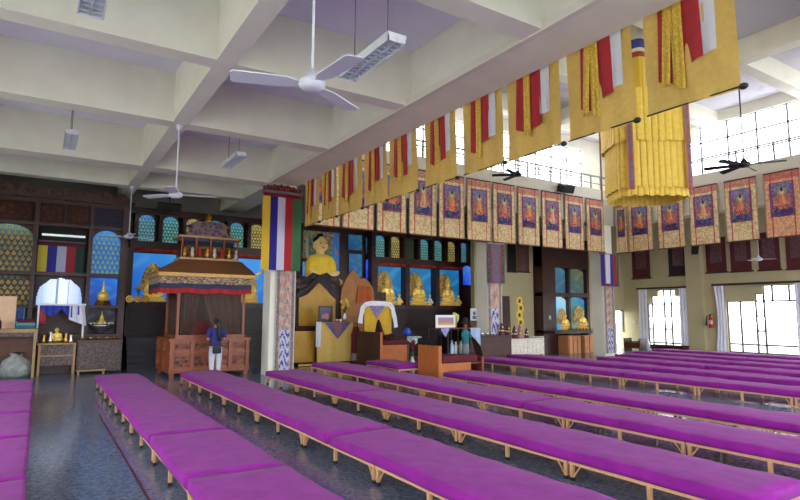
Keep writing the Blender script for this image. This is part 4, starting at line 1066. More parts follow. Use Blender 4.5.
# carved altar table, the little canopy on it and the carved cabinet beside it
YT = 19.62
x0, x1 = aY(37.5, 360, YT).x, aY(75, 360, YT).x; zt = z(343, YT)
t = thing('carved_altar_table', 'grey carved altar table below the bright lobed niche', 'altar table', ((x0+x1)/2, YT+.2, 0))
MB().box(x0-.03, x1-.0, YT-.03, YT+.47, zt-.05, zt).build('table_top', tanwood, t)
for x in (x0, x1-.06):
    for y in (YT, YT+.38): MB().box(x, x+.06, y, y+.06, 0, zt-.05).build('leg', tanwood, t)
MB().box(x0+.06, x1-.06, YT+.02, YT+.06, zt*.62, zt-.07).build('carved_panel', greywood, t)
MB().box(x0+.06, x1-.06, YT+.02, YT+.06, zt*.3, zt*.58).build('carved_panel', greywood, t)
MB().box(x0+.06, x1-.06, YT+.01, YT+.07, zt*.58, zt*.62).build('rail', tanwood, t)
x2, x3 = aY(76.8, 355, YT+.1).x, aY(121.5, 355, YT+.1).x; zt2 = z(340, YT, 98)
t = thing('carved_cabinet', 'grey carved low cabinet below the stupa niches', 'cabinet', ((x2+x3)/2, YT+.3, 0))
MB().box(x2, x3, YT+.1, YT+.5, .05, zt2-.06).build('body', greywood, t)
MB().box(x2-.02, x3+.02, YT+.06, YT+.52, zt2-.06, zt2).build('top', brown, t)
for k in range(2):
    xa = x2+(x3-x2)*(k*.5+.04); xb = x2+(x3-x2)*(k*.5+.46)
    d = MB().box(xa, xb, YT+.075, YT+.11, .16, zt2*.55).build('door', greywood, t)
    MB().ell(((xa+xb)/2, YT+.065, zt2*.36), .02, 6, 4).build('knob', brass, d)
    MB().box(xa, xb, YT+.075, YT+.11, zt2*.6, zt2-.09).build('carved_panel', greywood, t)
MB().box(x2, x3, YT+.12, YT+.48, 0, .05).build('plinth', darkrec, t)
a = (aY(77, 370, YT-.25).x, aY(105, 370, YT-.25).x)
t = thing('floor_step', 'low beige wooden step on the floor before the carved cabinet', 'step', (a[0], YT-.2, 0))
MB().box(a[0], a[1], YT-.3, YT-.08, .1, .14).build('tread', tanwood, t)
for x in (a[0]+.02, a[1]-.06): MB().box(x, x+.04, YT-.28, YT-.1, 0, .1).build('side', tanwood, t)
# little cloth canopy over a gold figure
c0, c1 = aY(37, 318, YT+.35).x, aY(84.5, 318, YT+.35).x; cz = z(305.5, YT+.35)
t = thing('cloth_canopy', 'small white-framed canopy with dark blue swag below the lobed niche', 'canopy', ((c0+c1)/2, YT+.4, zt))
mb = MB(); mb.box(c0, c0+.05, YT+.36, YT+.41, zt+.005, cz).box(c1-.05, c1, YT+.36, YT+.41, zt2+.005, cz).box(c0-.02, c1+.02, YT+.34, YT+.43, cz, cz+.06); mb.build('frame', whitem, t)
drape(lambda u, v: Vector((c0+.05+(c1-c0-.1)*u, YT+.35+.02*math.sin(u*40), cz-(.05+.24*abs(math.sin(u*2*PI))+.1*u)*(1-v))), 'blue_swag', bluec, t, 50, 6)
drape(lambda u, v: Vector((c0+.06+.16*u, YT+.4+.015*math.sin(u*9), cz-.55*(1-v))), 'red_curtain', redc, t, 8, 6)
drape(lambda u, v: Vector((c1-.42+.4*u+.08*(1-v)*u, YT+.32+.03*math.sin(u*14), cz-(.42+.2*u)*(1-v))), 'white_cloth', whitec, t, 16, 8)
def small_figure(label, x, y, z0, h, m, m2, name='figurine'):
    t = thing(name, label, 'figurine', (x, y, z0))
    MB().lathe([(h*.3, 0), (h*.32, h*.04), (h*.28, h*.1)], (x, y, z0), 12, 1, .7).build('base', m2, t)
    o = seated_mesh(x, y, z0+h*.09, h*.86, 1).build('body', m, t); remesh(o, h*.025)
small_figure('small golden figure under the blue swag canopy', aY(57, 330, YT+.2).x, YT+.2, zt+.004, .52, goldlit, brass)
for k, px in enumerate((44, 50.5, 66, 71)):
    p = aY(px, 338, YT+.05); h_ = [.26, .34, .3, .24][k]
    o = MB().lathe([(.05, 0), (.065, h_*.2), (.03, h_*.6), (.05, h_*.9), (.045, h_)], (p.x, YT+.06, zt+.003), 12).build('offering_vase', silver if k % 2 else brass, None, True)
    tag(o, ['short brass vase at the left end of the carved altar table', 'tall silver vase before the golden figure on the altar table', 'brass vase right of the golden figure on the altar table', 'short silver vase at the right end of the altar table'][k], 'vase')
for k in range(5):
    p = aY(83+8*k, 337, YT+.25)
    o = MB().lathe([(.03, 0), (.045, .03), (.06, .08), (.05, .085), (.03, .03)], (p.x, YT+.25, zt2+.003), 10).build('offering_bowl', brass, None, True)
    tag(o, 'small brass offering bowl in the row on the carved low cabinet', 'bowl', 'bowls on the carved low cabinet')
# black loudspeaker under the far beam
def speaker(label, c, size, rx, rz_, bracket):
    t = thing('hanging_speaker', label, 'loudspeaker', c); R = (Matrix.Rotation(rz_, 3, 'Z') @ Matrix.Rotation(rx, 3, 'X'))
    MB().obox(c, size, R).bevel(.015, 1).build('speaker_case', blackm, t)
    MB().obox(Vector(c)+R @ Vector((0, -size[1]/2-.006, 0)), (size[0]*.9, .01, size[2]*.86), R).build('grille', speakm, t)
    MB().bar(c, bracket, .03).build('mounting_bracket', blackm, t)
c = aY(169.5, 207, 20.3); speaker('black loudspeaker hanging above the altar behind the white fan', c, (.74, .3, .28), .25, 0, (c.x, c.y+.1, 6.84))
c = aY(566, 188.5, 16.12); speaker('black loudspeaker fixed to the far ledge under the railing', c, (.72, .3, .34), .4, -.1, (c.x, 16.37, c.z+.05))
c = aX(695, 249.5, 22.62); speaker('slanted black loudspeaker below the right row of scrolls', c, (.26, .16, .42), .7, -.9, (22.7, c.y, 5.92))

# ------------------------------------------------------------------ thrones
Y1 = 19.0
x0, x1 = aY(293, 360, Y1).x, aY(361, 360, Y1).x
t = thing('dais', 'low maroon-carpeted dais under the yellow throne', 'platform', ((x0+x1)/2, 19.5, 0))
MB().box(x0, x1, 18.5, 19.86, 0, .1).bevel(.01, 1).build('platform', dmaroon, t)
MB().box(x0-.01, x1+.01, 18.48, 18.5, .02, .08).build('edge_strip', goldc, t)
t = thing('yellow_throne', 'yellow high-backed throne with pointed bell-shaped back left of the tables', 'throne', (aY(317, 330, 19.5).x, 19.5, .1))
pts = [(299, 362), (299, 297.6), (303, 296.5), (308, 294), (313, 289), (316, 285.5), (319, 283), (322, 285.5), (326, 289.5), (331, 295.5), (335.5, 299.5), (335.5, 362)]
ol = [(x, max(z, .102)) for x, z in outline(pts, 19.75)]
MB().prism(ol, 19.75, 19.85).build('backrest', ywood, t)
pts2 = [(296, 330), (294.5, 297), (299, 291), (306, 288), (312, 282), (316, 277.5), (319, 275), (323, 277.5), (328, 283), (334, 289), (338.5, 297), (338.5, 330)]
MB().prism(outline(pts2, 19.86), 19.855, 19.92).build('carved_surround', mat('dark_maroon_carving', (62, 28, 40), .6, scale=14, kind='voronoi', col2=(34, 24, 30), bump=.6), t)
a = rect(294.5, 331, 317, 364, 18.95); MB().box(a[0], a[1]+.5, 18.95, 19.74, .102, a[3]).bevel(.02, 2).build('seat_box', ywood, t)
MB().box(a[0]+.03, a[1]+.48, 18.97, 19.72, a[3]+.002, a[3]+.16).bevel(.05, 2).build('seat_cushion', dmaroon, t, True)
# table with the yellow cloth
a = rect(317.5, 322.5, 352, 363, 18.62); TY = 18.62
t = thing('altar_table', 'altar table before the yellow throne covered by a yellow cloth', 'altar table', ((a[0]+a[1])/2, TY+.15, .1))
MB().box(a[0], a[1], TY, TY+.3, a[3]-.03, a[3]).build('table_top', brown, t)
for x in (a[0]+.02, a[1]-.07):
    for y in (TY+.02, TY+.23): MB().box(x, x+.05, y, y+.05, .102, a[3]-.03).build('leg', brown, t)
def tablecloth(label, a, TY, dep, zb, m, cat='tablecloth', tri=None):
    t = thing('tablecloth', label, cat, ((a[0]+a[1])/2, TY, a[3]))
    def f(u, v):   # over the top, then down the front
        if v > .7: return Vector((a[0]-.02+(a[1]-a[0]+.04)*u, TY-.02+dep*(v-.7)/.3, a[3]+.006))
        d = v/.7; return Vector((a[0]-.02+(a[1]-a[0]+.04)*u, TY-.02-.02*(1-d)*(1+math.sin(u*22)), zb+(a[3]+.006-zb)*d))
    drape(f, 'cloth', m, t, 40, 24)
    if tri:
        (xa, xb, zz, xm_, zm_) = tri
        def tc(u, v): return mixc((88, 76, 130), (120, 104, 150), hsh(int(u*20), int(v*10), 2)) if abs(u-.5) > .2 else mixc((170, 100, 80), (110, 90, 140), hsh(int(u*22), int(v*10), 3))
        painted('triangle_overlay', lambda u, v: Vector((xm_+((xa+(xb-xa)*u)-xm_)*v, TY-.066, zm_+(zz-zm_)*v)), 24, 12, tc, P_CLOTH, t)
    return t
p = rect(324.5, 323, 351, 339, TY-.066)
tablecloth('yellow altar cloth with a purple embroidered triangle, before the yellow throne', a, TY, .28, .115, yellowc, tri=(p[0], p[1], a[3]+.004, aY(338, 330, TY-.066).x, p[2]))
p = rect(316, 321, 321, 347, TY-.09)
tag(drape(lambda u, v: Vector((p[0]+(p[1]-p[0])*u, TY-.09+.015*math.sin(u*9+v*3), p[2]+(a[3]+.03-p[2])*v)), 'hanging_scarf', whitec, None, 10, 14), 'white scarf hanging from the left end of the yellow-clothed altar table', 'scarf')
ztb = a[3]+.012
framed('framed group photo with dark purple ground on the yellow-clothed table', 318.8, 306, 332.6, 322, TY+.12, blackm, lambda u, v: (176, 96, 90) if ((u-.62)/.2)**2+((v-.32)/.24)**2 < 1 else ((150, 90, 110) if ((u-.3)/.16)**2+((v-.3)/.2)**2 < 1 else mixc((38, 28, 60), (66, 50, 96), v)))
vase_flowers('slim vase with yellow and blue flowers on the yellow-clothed table', aY(344.5, 315, TY+.15).x, TY+.16, ztb, .86, petal, 8, silver, seed=3)
for k, px in enumerate((336.5, 340.2, 349)):
    p = aY(px, 318, TY+.08)
    tag(MB().lathe([(.03, 0), (.05, .03), (.07, .1), (.06, .105), (.03, .04)], (p.x, TY+.06, ztb), 10).ell((p.x, TY+.06, ztb+.09), (.05, .05, .03), 8, 5).build('offering_bowl', [silver, whitem, brass][k], None, True), ['silver offering bowl beside the framed photo on the yellow table', 'white offering bowl before the flower vase on the yellow table', 'brass offering bowl at the right end of the yellow table'][k], 'bowl')
pts = [(286, 362), (286, 284), (291, 279), (296, 281), (301, 275), (307, 277), (313, 272.5), (320, 275), (327, 272.5), (333, 277), (338, 276), (340.3, 282), (340.3, 362)]
t = thing('carved_screen', 'dark carved screen behind the yellow throne, below the yellow-robed figure', 'screen', (aY(315, 330, 20.04).x, 20.04, 0))
MB().prism([(x, max(.003, z_)) for x, z_ in outline(pts, 20.03)], 20.03, 20.08).build('screen_board', mat('black_carving', (44, 34, 40), .6, scale=10, kind='voronoi', col2=(18, 16, 22), bump=.8), t)
mb = MB()
for q in range(16):
    c_ = aY(289+3*q, 283-5*math.sin(q*.9)+2*(q % 3), 20.0); mb.ell(c_, (.2, .03, .11), 8, 5)
mb.build('carved_scrollwork', mat('maroon_gilt_carving', (96, 52, 52), .5, scale=12, kind='voronoi', col2=(30, 22, 30)), t)
# the ochre double-lobed throne behind
Yo = 19.92
pts = [(341, 362), (341, 296), (342, 288), (345.5, 280), (349.5, 274), (353, 269.5), (357, 274), (360.5, 278.5), (365.5, 278.5), (370, 283), (373.5, 290), (374.5, 300), (374.5, 362)]
t = thing('ochre_throne', 'ochre throne with tall lobed back draped in orange cloth, behind the tables', 'throne', (aY(357, 330, Yo).x, Yo, 0))
MB().prism([(x, max(.003, z_)) for x, z_ in outline(pts, Yo)], Yo, Yo+.1).build('backrest', orwood, t)
p = rect(343, 316, 373, 362, Yo-.04); MB().box(p[0], p[1], Yo-.045, Yo, .12, p[3]).bevel(.02, 1).build('front_panel', orwood, t)
p = rect(356.5, 286, 373, 303, Yo-.05)
drape(lambda u, v: Vector((p[0]+(p[1]-p[0])*(u*(.75+.25*(1-v))+.1*v), Yo-.05+.02*math.sin(u*12), p[2]+(p[3]-p[2])*v-.1*(u-.4)**2)), 'orange_drape', orangec, t, 16, 10)
# maroon draped stand between the thrones
c = aY(355.5, 360, 18.15)
t = thing('draped_stand', 'narrow maroon-draped stand between the two yellow cloths', 'stand', (c.x, 18.15, 0))
zt_ = aY(355, 327, 18.15).z
MB().lathe([(.20, .002), (.17, .3), (.16, zt_*.6), (.17, zt_*.8), (.10, zt_)], (c.x, 18.15, 0), 16).build('maroon_drape', maroon, t, True)
MB().lathe([(.18, .1), (.185, .12), (.175, .42), (.165, .43)], (c.x, 18.15, 0), 16).build('grey_skirt', mat('grey_white_cloth', (130, 124, 124), .8, var=.3, scale=12), t, True)
MB().ell((c.x, 18.15, zt_+.06), (.10, .10, .09), 12, 8).build('gold_knob', brass, t, True)

# dark wooden seat with the yellow covered back
SX0, SX1, SY0, SY1 = 9.58, 10.72, 16.2, 17.85
t = thing('teaching_seat', 'wooden teaching seat with yellow covered back and maroon cushion', 'seat', ((SX0+SX1)/2, 17, 0))
zs = aY(393, 345, SY0).z; za = 1.22
MB().box(SX0, SX0+.09, SY0, SY1, 0, za).bevel(.01, 1).build('side_panel', mat('shaded_side_wood', (66, 38, 32), .45, var=.3, kind='grain'), t)  # shade on the left side put into a darker wood colour
MB().box(SX1-.06, SX1, SY0, SY1, 0, zs).build('side_panel', brown, t)
MB().box(SX0+.09, SX1-.06, SY0+.02, SY0+.07, .02, zs).build('front_panel', owood, t)
MB().box(SX0, SX0+.09, SY0-.012, SY0, 0, za).build('edge_strip', owood, t)
MB().box(SX0+.09, SX1-.06, SY0+.07, SY1-.05, zs-.06, zs-.01).build('seat_board', brown, t)
MB().box(SX0+.1, SX1-.07, SY0-.01, SY1-.35, zs, zs+.16).bevel(.05, 2).build('seat_cushion', maroon, t, True)
p = rect(364, 304, 391.5, 337, 17.55)
ol = [(p[0]+.02, .05), (p[1], .05), (p[1], p[3]-.04), (p[1]-.05, p[3]), (p[0]+.07, p[3]), (p[0]+.02, p[3]-.04)]
b_ = MB().prism([(max(x, SX0+.1), z_) for x, z_ in ol], 17.55, 17.63).build('backrest', brown, t)
zb0 = zs+.17
drape(lambda u, v: Vector((p[0]+.1*0+(p[1]-p[0])*u if p[0] > SX0+.1 else max(p[0], SX0+.1)+(p[1]-max(p[0], SX0+.1))*u, 17.53+.012*math.sin(u*20), zb0+(p[3]+.01-zb0)*v)), 'yellow_cover', mat('mustard_cloth', (206, 164, 30), .7, var=.1), t)
q = rect(369, 306, 385, 318.5, 17.5)
painted('triangle_overlay', lambda u, v: Vector(((q[0]+q[1])/2+(q[1]-q[0])*(u-.5)*v, 17.5, q[2]+(q[3]-q[2])*v)), 12, 8, lambda u, v: mixc((120, 104, 150), (150, 136, 170), hsh(int(u*9), int(v*8))), P_CLOTH, t)
# white scarf over the top of that back and down both sides
def scarf(u, v):
    path = [(358.5, 323), (360, 313), (361.5, 306.5), (365, 303), (372, 301.5), (384, 302), (391, 303), (394, 308), (395.5, 316), (397.5, 327)]
    f_ = u*(len(path)-1); i = min(int(f_), len(path)-2); k = f_-i
    P0 = aY(*path[i], 17.46); P1 = aY(*path[i+1], 17.46); c_ = P0.lerp(P1, k)
    n_ = Vector((P1.z-P0.z, 0, -(P1.x-P0.x))).normalized()
    return c_+n_*(v-.15)*.17+Vector((0, .015*math.sin(u*40+v*5)-.01, 0))
tag(drape(scarf, 'hanging_scarf', whitec, None, 60, 6), 'white scarf draped over the top of the yellow seat back', 'scarf')
# monk's robe left on the seat
def robe(u, v):
    a_ = aY(376+24*u, 346, 16.35); h_ = .62*math.exp(-((u-.22)/.16)**2)+.16*math.exp(-((u-.7)/.25)**2)+.05*math.sin(u*21+v*7)
    return Vector((max(SX0+.12, a_.x), 16.32+.5*v, zs+.175+max(.004, h_*math.sin(PI*min(1, v*.9+.08)))))
mb = MB().sheet(robe, 40, 16); tag(mb.build('folded_robe', dmaroon, None, True), 'dark maroon robe heaped upright on the wooden teaching seat', 'robe')
# stand with blue bowl, right of the seat
c = aY(407, 350, 16.75)
t = thing('side_stand', 'small dark side stand draped with pale patterned cloth beside the teaching seat', 'stand', (c.x+.35, 16.75, 0))
sx0, sx1 = max(c.x-.02, SX1+.03), aY(421, 350, 16.75).x; sz = aY(412, 336.5, 16.75).z
MB().box(sx0, sx1, 16.75, 17.25, sz-.04, sz).build('stand_top', brown, t)
for x in (sx0, sx1-.05):
    for y in (16.75, 17.2): MB().box(x, x+.05, y, y+.05, 0, sz-.04).build('leg', brown, t)
drape(lambda u, v: Vector((sx0+.02+(sx1-sx0)*u, 16.73-.02*math.sin(u*16)*(1-v), sz+.004-(.3-.16*abs(u-.5)*2)*(1-v))), 'patterned_cloth', mat('green_white_cloth', (190, 204, 196), .8, scale=12, kind='voronoi', col2=(90, 130, 120)), t, 24, 6)
bc = aY(404.5, 333, 16.9)
o = MB().lathe([(.06, 0), (.12, .05), (.15, .13), (.13, .22), (.06, .27), (.08, .3)], (sx0+.16, 16.95, sz+.002), 16).build('blue_pot', mat('shiny_blue_glaze', (40, 80, 200), .15), None, True)
tag(o, 'shiny blue round pot on the side stand beside the teaching seat', 'pot')
vase_flowers('dark red flower bunch in a vase on the floor right of the teaching seat', aY(412, 360, 16.5).x, 16.5, .002, .92, maroon, 12, whitem, seed=9)

# second wooden bench-throne with the bright orange arm
BX0, BY0 = 9.68, 13.1
bx = lambda px: aY(px, 360, BY0).x
bz = lambda py, px=455: aY(px, py, BY0).z
BX1 = bx(484)
za = aY(440, 346, BY0).z
t = thing('wooden_settle', 'low wooden settle with tall bright orange arm panel, beyond the sixth bench row', 'settle', ((BX0+BX1)/2, 13.6, 0))
MB().box(BX0, BX0+.12, BY0, 14.15, 0, za).bevel(.012, 1).build('arm_panel', owood, t)
zseat = bz(363)
MB().box(BX0+.12, bx(471), BY0+.01, BY0+.06, .02, zseat).build('front_panel', owood, t)
MB().box(BX0+.12, BX1, BY0+.06, 14.1, zseat-.06, zseat-.005).build('seat_board', brown, t)
MB().box(bx(471), bx(471)+.05, BY0+.05, 14.1, .0, zseat-.06).box(BX0+.12, BX1, 14.05, 14.1, 0, zseat-.06).build('frame', darkrec, t)
MB().box(BX1-.08, BX1, BY0, 14.1, 0, bz(358)).build('end_panel', mat('reddish_end_wood', (140, 62, 46), .45, var=.2), t)
zc = bz(355.5)
MB().box(BX0+.13, bx(478)-.02, BY0-.01, 13.95, zseat, zc).bevel(.04, 2).build('seat_cushion', maroon, t, True)
def heap(u, v):
    y = 13.12+1.0*v; x = BX0-.04+.2*u
    return Vector((x, y, za+.012+max(0, math.sin(PI*min(1, max(0, u))))**.5*(.22+.16*math.sin(v*5+1)+.08*math.sin(u*9+v*13)) if 0 < u < 1 else za+.012))
tag(MB().sheet(heap, 18, 24).build('black_drape', blackc, None, True), 'black and brown cloth heaped on the orange arm of the settle', 'cloth')
# small offering table standing on the settle
ox0, ox1, OY = BX0+.17, bx(479), 13.45
zo = aY(460, 328, OY).z
t = thing('offering_table', 'thin-legged dark offering table standing on the settle', 'table', ((ox0+ox1)/2, OY+.2, zc))
MB().box(ox0, ox1, OY, OY+.4, zo-.03, zo).build('table_top', brown, t)
for x in (ox0, ox0+(ox1-ox0)*.33, ox0+(ox1-ox0)*.62, ox1-.03):
    for y in (OY+.01, OY+.36): MB().box(x, x+.03, y, y+.03, zc+.003, zo-.03).build('leg', darkbr, t)
p0, p1 = aY(441, 330, OY-.02).x, aY(449.5, 330, OY-.02).x
tag(drape(lambda u, v: Vector((p0+(p1-p0)*u, OY-.025+.01*math.sin(u*9), zo+.004-.27*(1-2*abs(u-.5)*.8)*(1-v))), 'hanging_scarf', mat('purple_white_scarf', (150, 140, 190), .7, var=.3, scale=16), None, 12, 6), 'pale purple pointed scarf on the left edge of the offering table', 'scarf')
p0, p1 = aY(470.5, 330, OY-.03).x, aY(480.5, 330, OY-.03).x
tag(drape(lambda u, v: Vector((p0+(p1-p0)*u, OY-.035+.015*math.sin(u*9), zo+.005-.55*(.35+.65*u)*(1-v))), 'blue_cloth', mat('pale_blue_cloth', (150, 176, 206), .7, var=.12), None, 12, 6), 'pale blue cloth hanging at the right end of the offering table', 'cloth')
framed('white-framed picture of a pink and gold scene on the offering table', 436, 315, 455.5, 327.6, OY+.12, whitem, lambda u, v: (206, 170, 70) if v < .25 else mixc((190, 130, 90), (150, 130, 170), v))
# bottles under it
for k, px in enumerate((452.5, 456.5, 461.5)):
    p = aY(px, 350, OY+.12); h_ = [.42, .36, .4][k]
    tt = thing('bottle', ['pale blue-white bottle under the offering table, nearest the settle arm', 'white bottle in the middle under the offering table', 'white bottle beside the black-hatted figurine'][k], 'bottle', (p.x, OY+.15, zc+.003))
    MB().lathe([(.055, 0), (.06, .02), (.06, h_*.62), (.025, h_*.8), (.025, h_*.94)], (p.x, OY+.15, zc+.003), 12).build('bottle_body', mat('pale_bottle_%d' % k, [(176, 200, 226), (206, 210, 214), (196, 206, 190)][k], .3), tt, True)
    MB().lathe([(.03, h_*.94), (.03, h_)], (p.x, OY+.15, zc+.003), 10).build('cap', [bluec, whitem, green][k], tt)
# figurine in a black hat and teal robe
c = aY(465.5, 345, OY-.16); h0 = zc+.003; hh = aY(465, 317.5, OY-.16).z-h0
t = thing('robed_figurine', 'standing figurine with wide black hat and teal robe at the offering table', 'figurine', (c.x, OY-.16, h0))
mb = MB().lathe([(.10, 0), (.115, hh*.1), (.10, hh*.3), (.12, hh*.5), (.13, hh*.6), (.05, hh*.68), (.05, hh*.7)], (c.x, OY-.16, h0), 16, 1, .8)
mb.build('robe', tealc, t, True)
MB().lathe([(.116, 0), (.122, hh*.1), (.106, hh*.28), (.09, hh*.285)], (c.x, OY-.16, h0-.0), 16, 1, .82).build('grey_hem', mat('grey_hem_cloth', (110, 116, 120), .8, var=.25), t, True)
MB().ell((c.x, OY-.17, h0+hh*.76), (.055, .06, .075), 12, 8).ell((c.x, OY-.235, h0+hh*.75), (.012, .015, .02), 6, 4).build('face', mat('painted_brown_face', (150, 84, 60), .6), t, True)
MB().lathe([(.16, hh*.82), (.15, hh*.85), (.08, hh*.87), (.07, hh*.98), (.04, hh*1.0)], (c.x, OY-.16, h0), 16).build('black_hat', blackc, t, True)
for s in (-1, 1): MB().tube([(c.x+s*.1, OY-.18, h0+hh*.6), (c.x+s*.16, OY-.22, h0+hh*.48), (c.x+s*.06, OY-.30, h0+hh*.46)], [.04, .045, .025], 8).build('sleeve', tealc, t, True)
# banana-like yellow leaf spray on the table
c = aY(455.5, 325, OY+.28)
t = thing('leaf_spray', 'curved yellow-green leaf spray behind the white-framed picture', 'plant', (c.x, OY+.28, zo))
MB().lathe([(.03, 0), (.045, .04), (.03, .09)], (c.x, OY+.28, zo+.003), 10).build('pot', brass, t)
MB().tube([(c.x, OY+.28, zo+.08), (c.x+.06, OY+.28, zo+.24), (c.x+.05, OY+.28, zo+.36), (c.x-.08, OY+.26, zo+.43), (c.x-.12, OY+.26, zo+.42)], [.02, .06, .075, .05, .01], 8).build('leaf', mat('yellow_green_leaf', (196, 196, 90), .6, var=.15), t, True)

# ------------------------------------------------------------------ tables and offerings near the middle column
YM = 15.93
a = rect(478, 337, 511.5, 357, YM)
t = thing('offering_chest', 'dark brown sloping-sided offering chest before the middle column', 'chest', ((a[0]+a[1])/2, YM+.2, 0))
MB().prism([(a[0]+.35, .02), (a[1], .02), (a[1], a[3]), (a[0], a[3])], YM, YM+.4).build('body', mat('dark_chest_wood', (72, 44, 36), .5, var=.3, kind='grain'), t)
MB().box(a[0]-.03, a[1]+.02, YM-.03, YM+.42, a[3], a[3]+.05).build('lid', dwood, t)
MB().box(a[0]+.4, a[1]-.03, YM+.05, YM+.38, 0, .02).build('plinth', darkrec, t)
zch = a[3]+.05
b2 = rect(511.8, 338.5, 544.5, 357, YM+.05)
t = thing('carved_low_table', 'low table with two whitewashed carved panels by the right-hand shrine', 'table', ((b2[0]+b2[1])/2, YM+.3, 0))
MB().box(b2[0], b2[1], YM+.05, YM+.42, b2[3]-.05, b2[3]).build('table_top', whitecarved, t)
n = 2
for k in range(n):
    xa = b2[0]+(b2[1]-b2[0])*k/n+.03; xb = b2[0]+(b2[1]-b2[0])*(k+1)/n-.03
    pnl = MB().box(xa, xb, YM+.08, YM+.12, .26, b2[3]-.06).build('carved_panel', whitecarved, t)
    mb = MB()
    for q in range(4): mb.box(xa+(xb-xa)*(q+.08)/4, xa+(xb-xa)*(q+.92)/4, YM+.065, YM+.08, .3, b2[3]-.14)
    mb.build('raised_fretwork', whitecarved, pnl)
for x in (b2[0], (b2[0]+b2[1])/2-.03, b2[1]-.06):
    for y in (YM+.06, YM+.35): MB().box(x, x+.06, y, y+.06, 0, b2[3]-.05).build('leg', whitecarved, t)
# offering cakes
def torma(label, px, Y, z0, h, m, seed):
    c = aY(px, 335, Y); t = thing('offering_cake', label, 'offering cake', (c.x, Y, z0))
    MB().lathe([(.11*h/.5, 0), (.115*h/.5, .03), (.1*h/.5, .06*h/.5), (.085*h/.5, h*.5), (.05*h/.5, h*.8), (.01, h)], (c.x, Y, z0), 14).build('cone', m, t, True)
    mb = MB()
    for k in range(6):
        a_ = k*PI/3+seed; mb.ell((c.x+.085*h/.5*math.cos(a_), Y+.085*h/.5*math.sin(a_), z0+h*.34), (.03, .03, .03), 8, 5)
    mb.ell((c.x, Y-.075*h/.5, z0+h*.6), (.035, .015, .035), 8, 5); mb.build('butter_discs', [whitepet, petal][seed % 2], t, True)
cakem = mat('dark_red_dough', (92, 34, 40), .6, var=.25, scale=10); cakem2 = mat('pinkish_dough', (150, 110, 110), .6, var=.2, scale=10)
for k, (px, h_, m, lb) in enumerate(((501.5, .72, cakem, 'tall dark red offering cake at the left on the dark chest'), (508, .6, cakem, 'dark red offering cake at the right edge of the dark chest'),
                                     (514.5, .74, cakem, 'dark red offering cake at the left end of the carved low table'), (520, .84, cakem2, 'tall pinkish offering cake in the middle of the carved low table'),
                                     (526.5, .6, cakem, 'short dark red offering cake right of the pinkish one'))):
    torma(lb, px, YM+.25, (zch if px < 511 else b2[3])+.003, h_*.7, m, k)
for k in range(6):
    p = aY(532+2.2*k, 338, YM+.1)
    tag(MB().lathe([(.03, 0), (.045, .03), (.045, .07), (.04, .075), (.03, .03)], (p.x, YM+.12, b2[3]+.003), 10).build('offering_bowl', silver, None, True), 'small silver offering bowl on the carved low table', 'bowl', 'bowls on the carved low table')
for k in range(3):
    p = aY(482+5*k, 336, YM+.15)
    tag(MB().lathe([(.04, 0), (.06, .04), (.08, .1), (.07, .105), (.04, .04)], (p.x, YM+.16, zch+.003), 10).build('offering_bowl', silver, None, True), 'silver offering bowl at the left on the dark sloping chest', 'bowl', 'bowls on the dark chest')
# sunflower column
c = aY(520, 325, YM+1.9); sz0 = 0
t = thing('sunflower_garland', 'tall stem of four yellow sunflowers behind the carved low table', 'flowers', (c.x, YM+1.9, 0))
zt_ = aY(520, 298, YM+1.9).z
MB().lathe([(.1, 0), (.16, .1), (.17, .5), (.1, .75), (.12, .8)], (c.x, YM+1.9, .002), 14).build('vase', brass, t, True)
MB().cyl((c.x, YM+1.9, .75), (c.x, YM+1.9, zt_), .025).build('stem', green, t)
for k, py in enumerate((301, 308, 315, 322.5)):
    p = aY(520+(.8 if k % 2 else -.6), py, YM+.86); mb = MB()
    for q in range(10):
        a_ = q*PI/5; mb.ell(p+Vector((.13*math.cos(a_), 0, .13*math.sin(a_))), (.055, .02, .055), 6, 4)
    f = mb.build('sunflower', petal, t, True); MB().ell(p+Vector((0, -.01, 0)), (.075, .035, .075), 10, 6).build('flower_heart', brown, f, True)
a = rect(500, 296, 511, 332, 19.4)
tag(MB().prism([(a[0], .003), (a[1], .003), (a[1]-.06, a[3]), (a[0]+.02, a[3])], 19.4, 19.46).bevel(.01, 1).build('dark_board', dwood), 'tall dark board leaning on the cream wall behind the offering cakes', 'board')
# shelf and framed photo by the altar end
a = rect(470, 320.5, 486, 352, 18.9)
t = thing('wall_cabinet', 'narrow maroon-brown cabinet left of the middle column carrying a framed photo', 'cabinet', ((a[0]+a[1])/2, 19.1, 0))
MB().box(a[0], a[1], 18.9, 19.4, .04, a[3]-.05).build('body', mat('maroon_brown_wood', (96, 48, 44), .5, var=.2), t)
MB().box(a[0]-.03, a[1]+.03, 18.86, 19.42, a[3]-.05, a[3]).build('top', brown, t)
d = MB().box(a[0]+.05, a[1]-.05, 18.87, 18.9, .1, a[3]-.12).build('door', brown, t); MB().ell((a[0]+.12, 18.86, a[3]*.5), .022, 6, 4).build('knob', brass, d)
MB().box(a[0]+.03, a[1]-.03, 18.95, 19.38, 0, .04).build('plinth', darkrec, t)
framed('framed portrait photo on the narrow cabinet left of the middle column', 470.5, 308.5, 478.5, 320.4, 19.05, whitem, lambda u, v: (70, 70, 84) if ((u-.5)/.2)**2+((v-.62)/.2)**2 < 1 or (abs(u-.5) < .32 and v < .38) else (196, 206, 214))
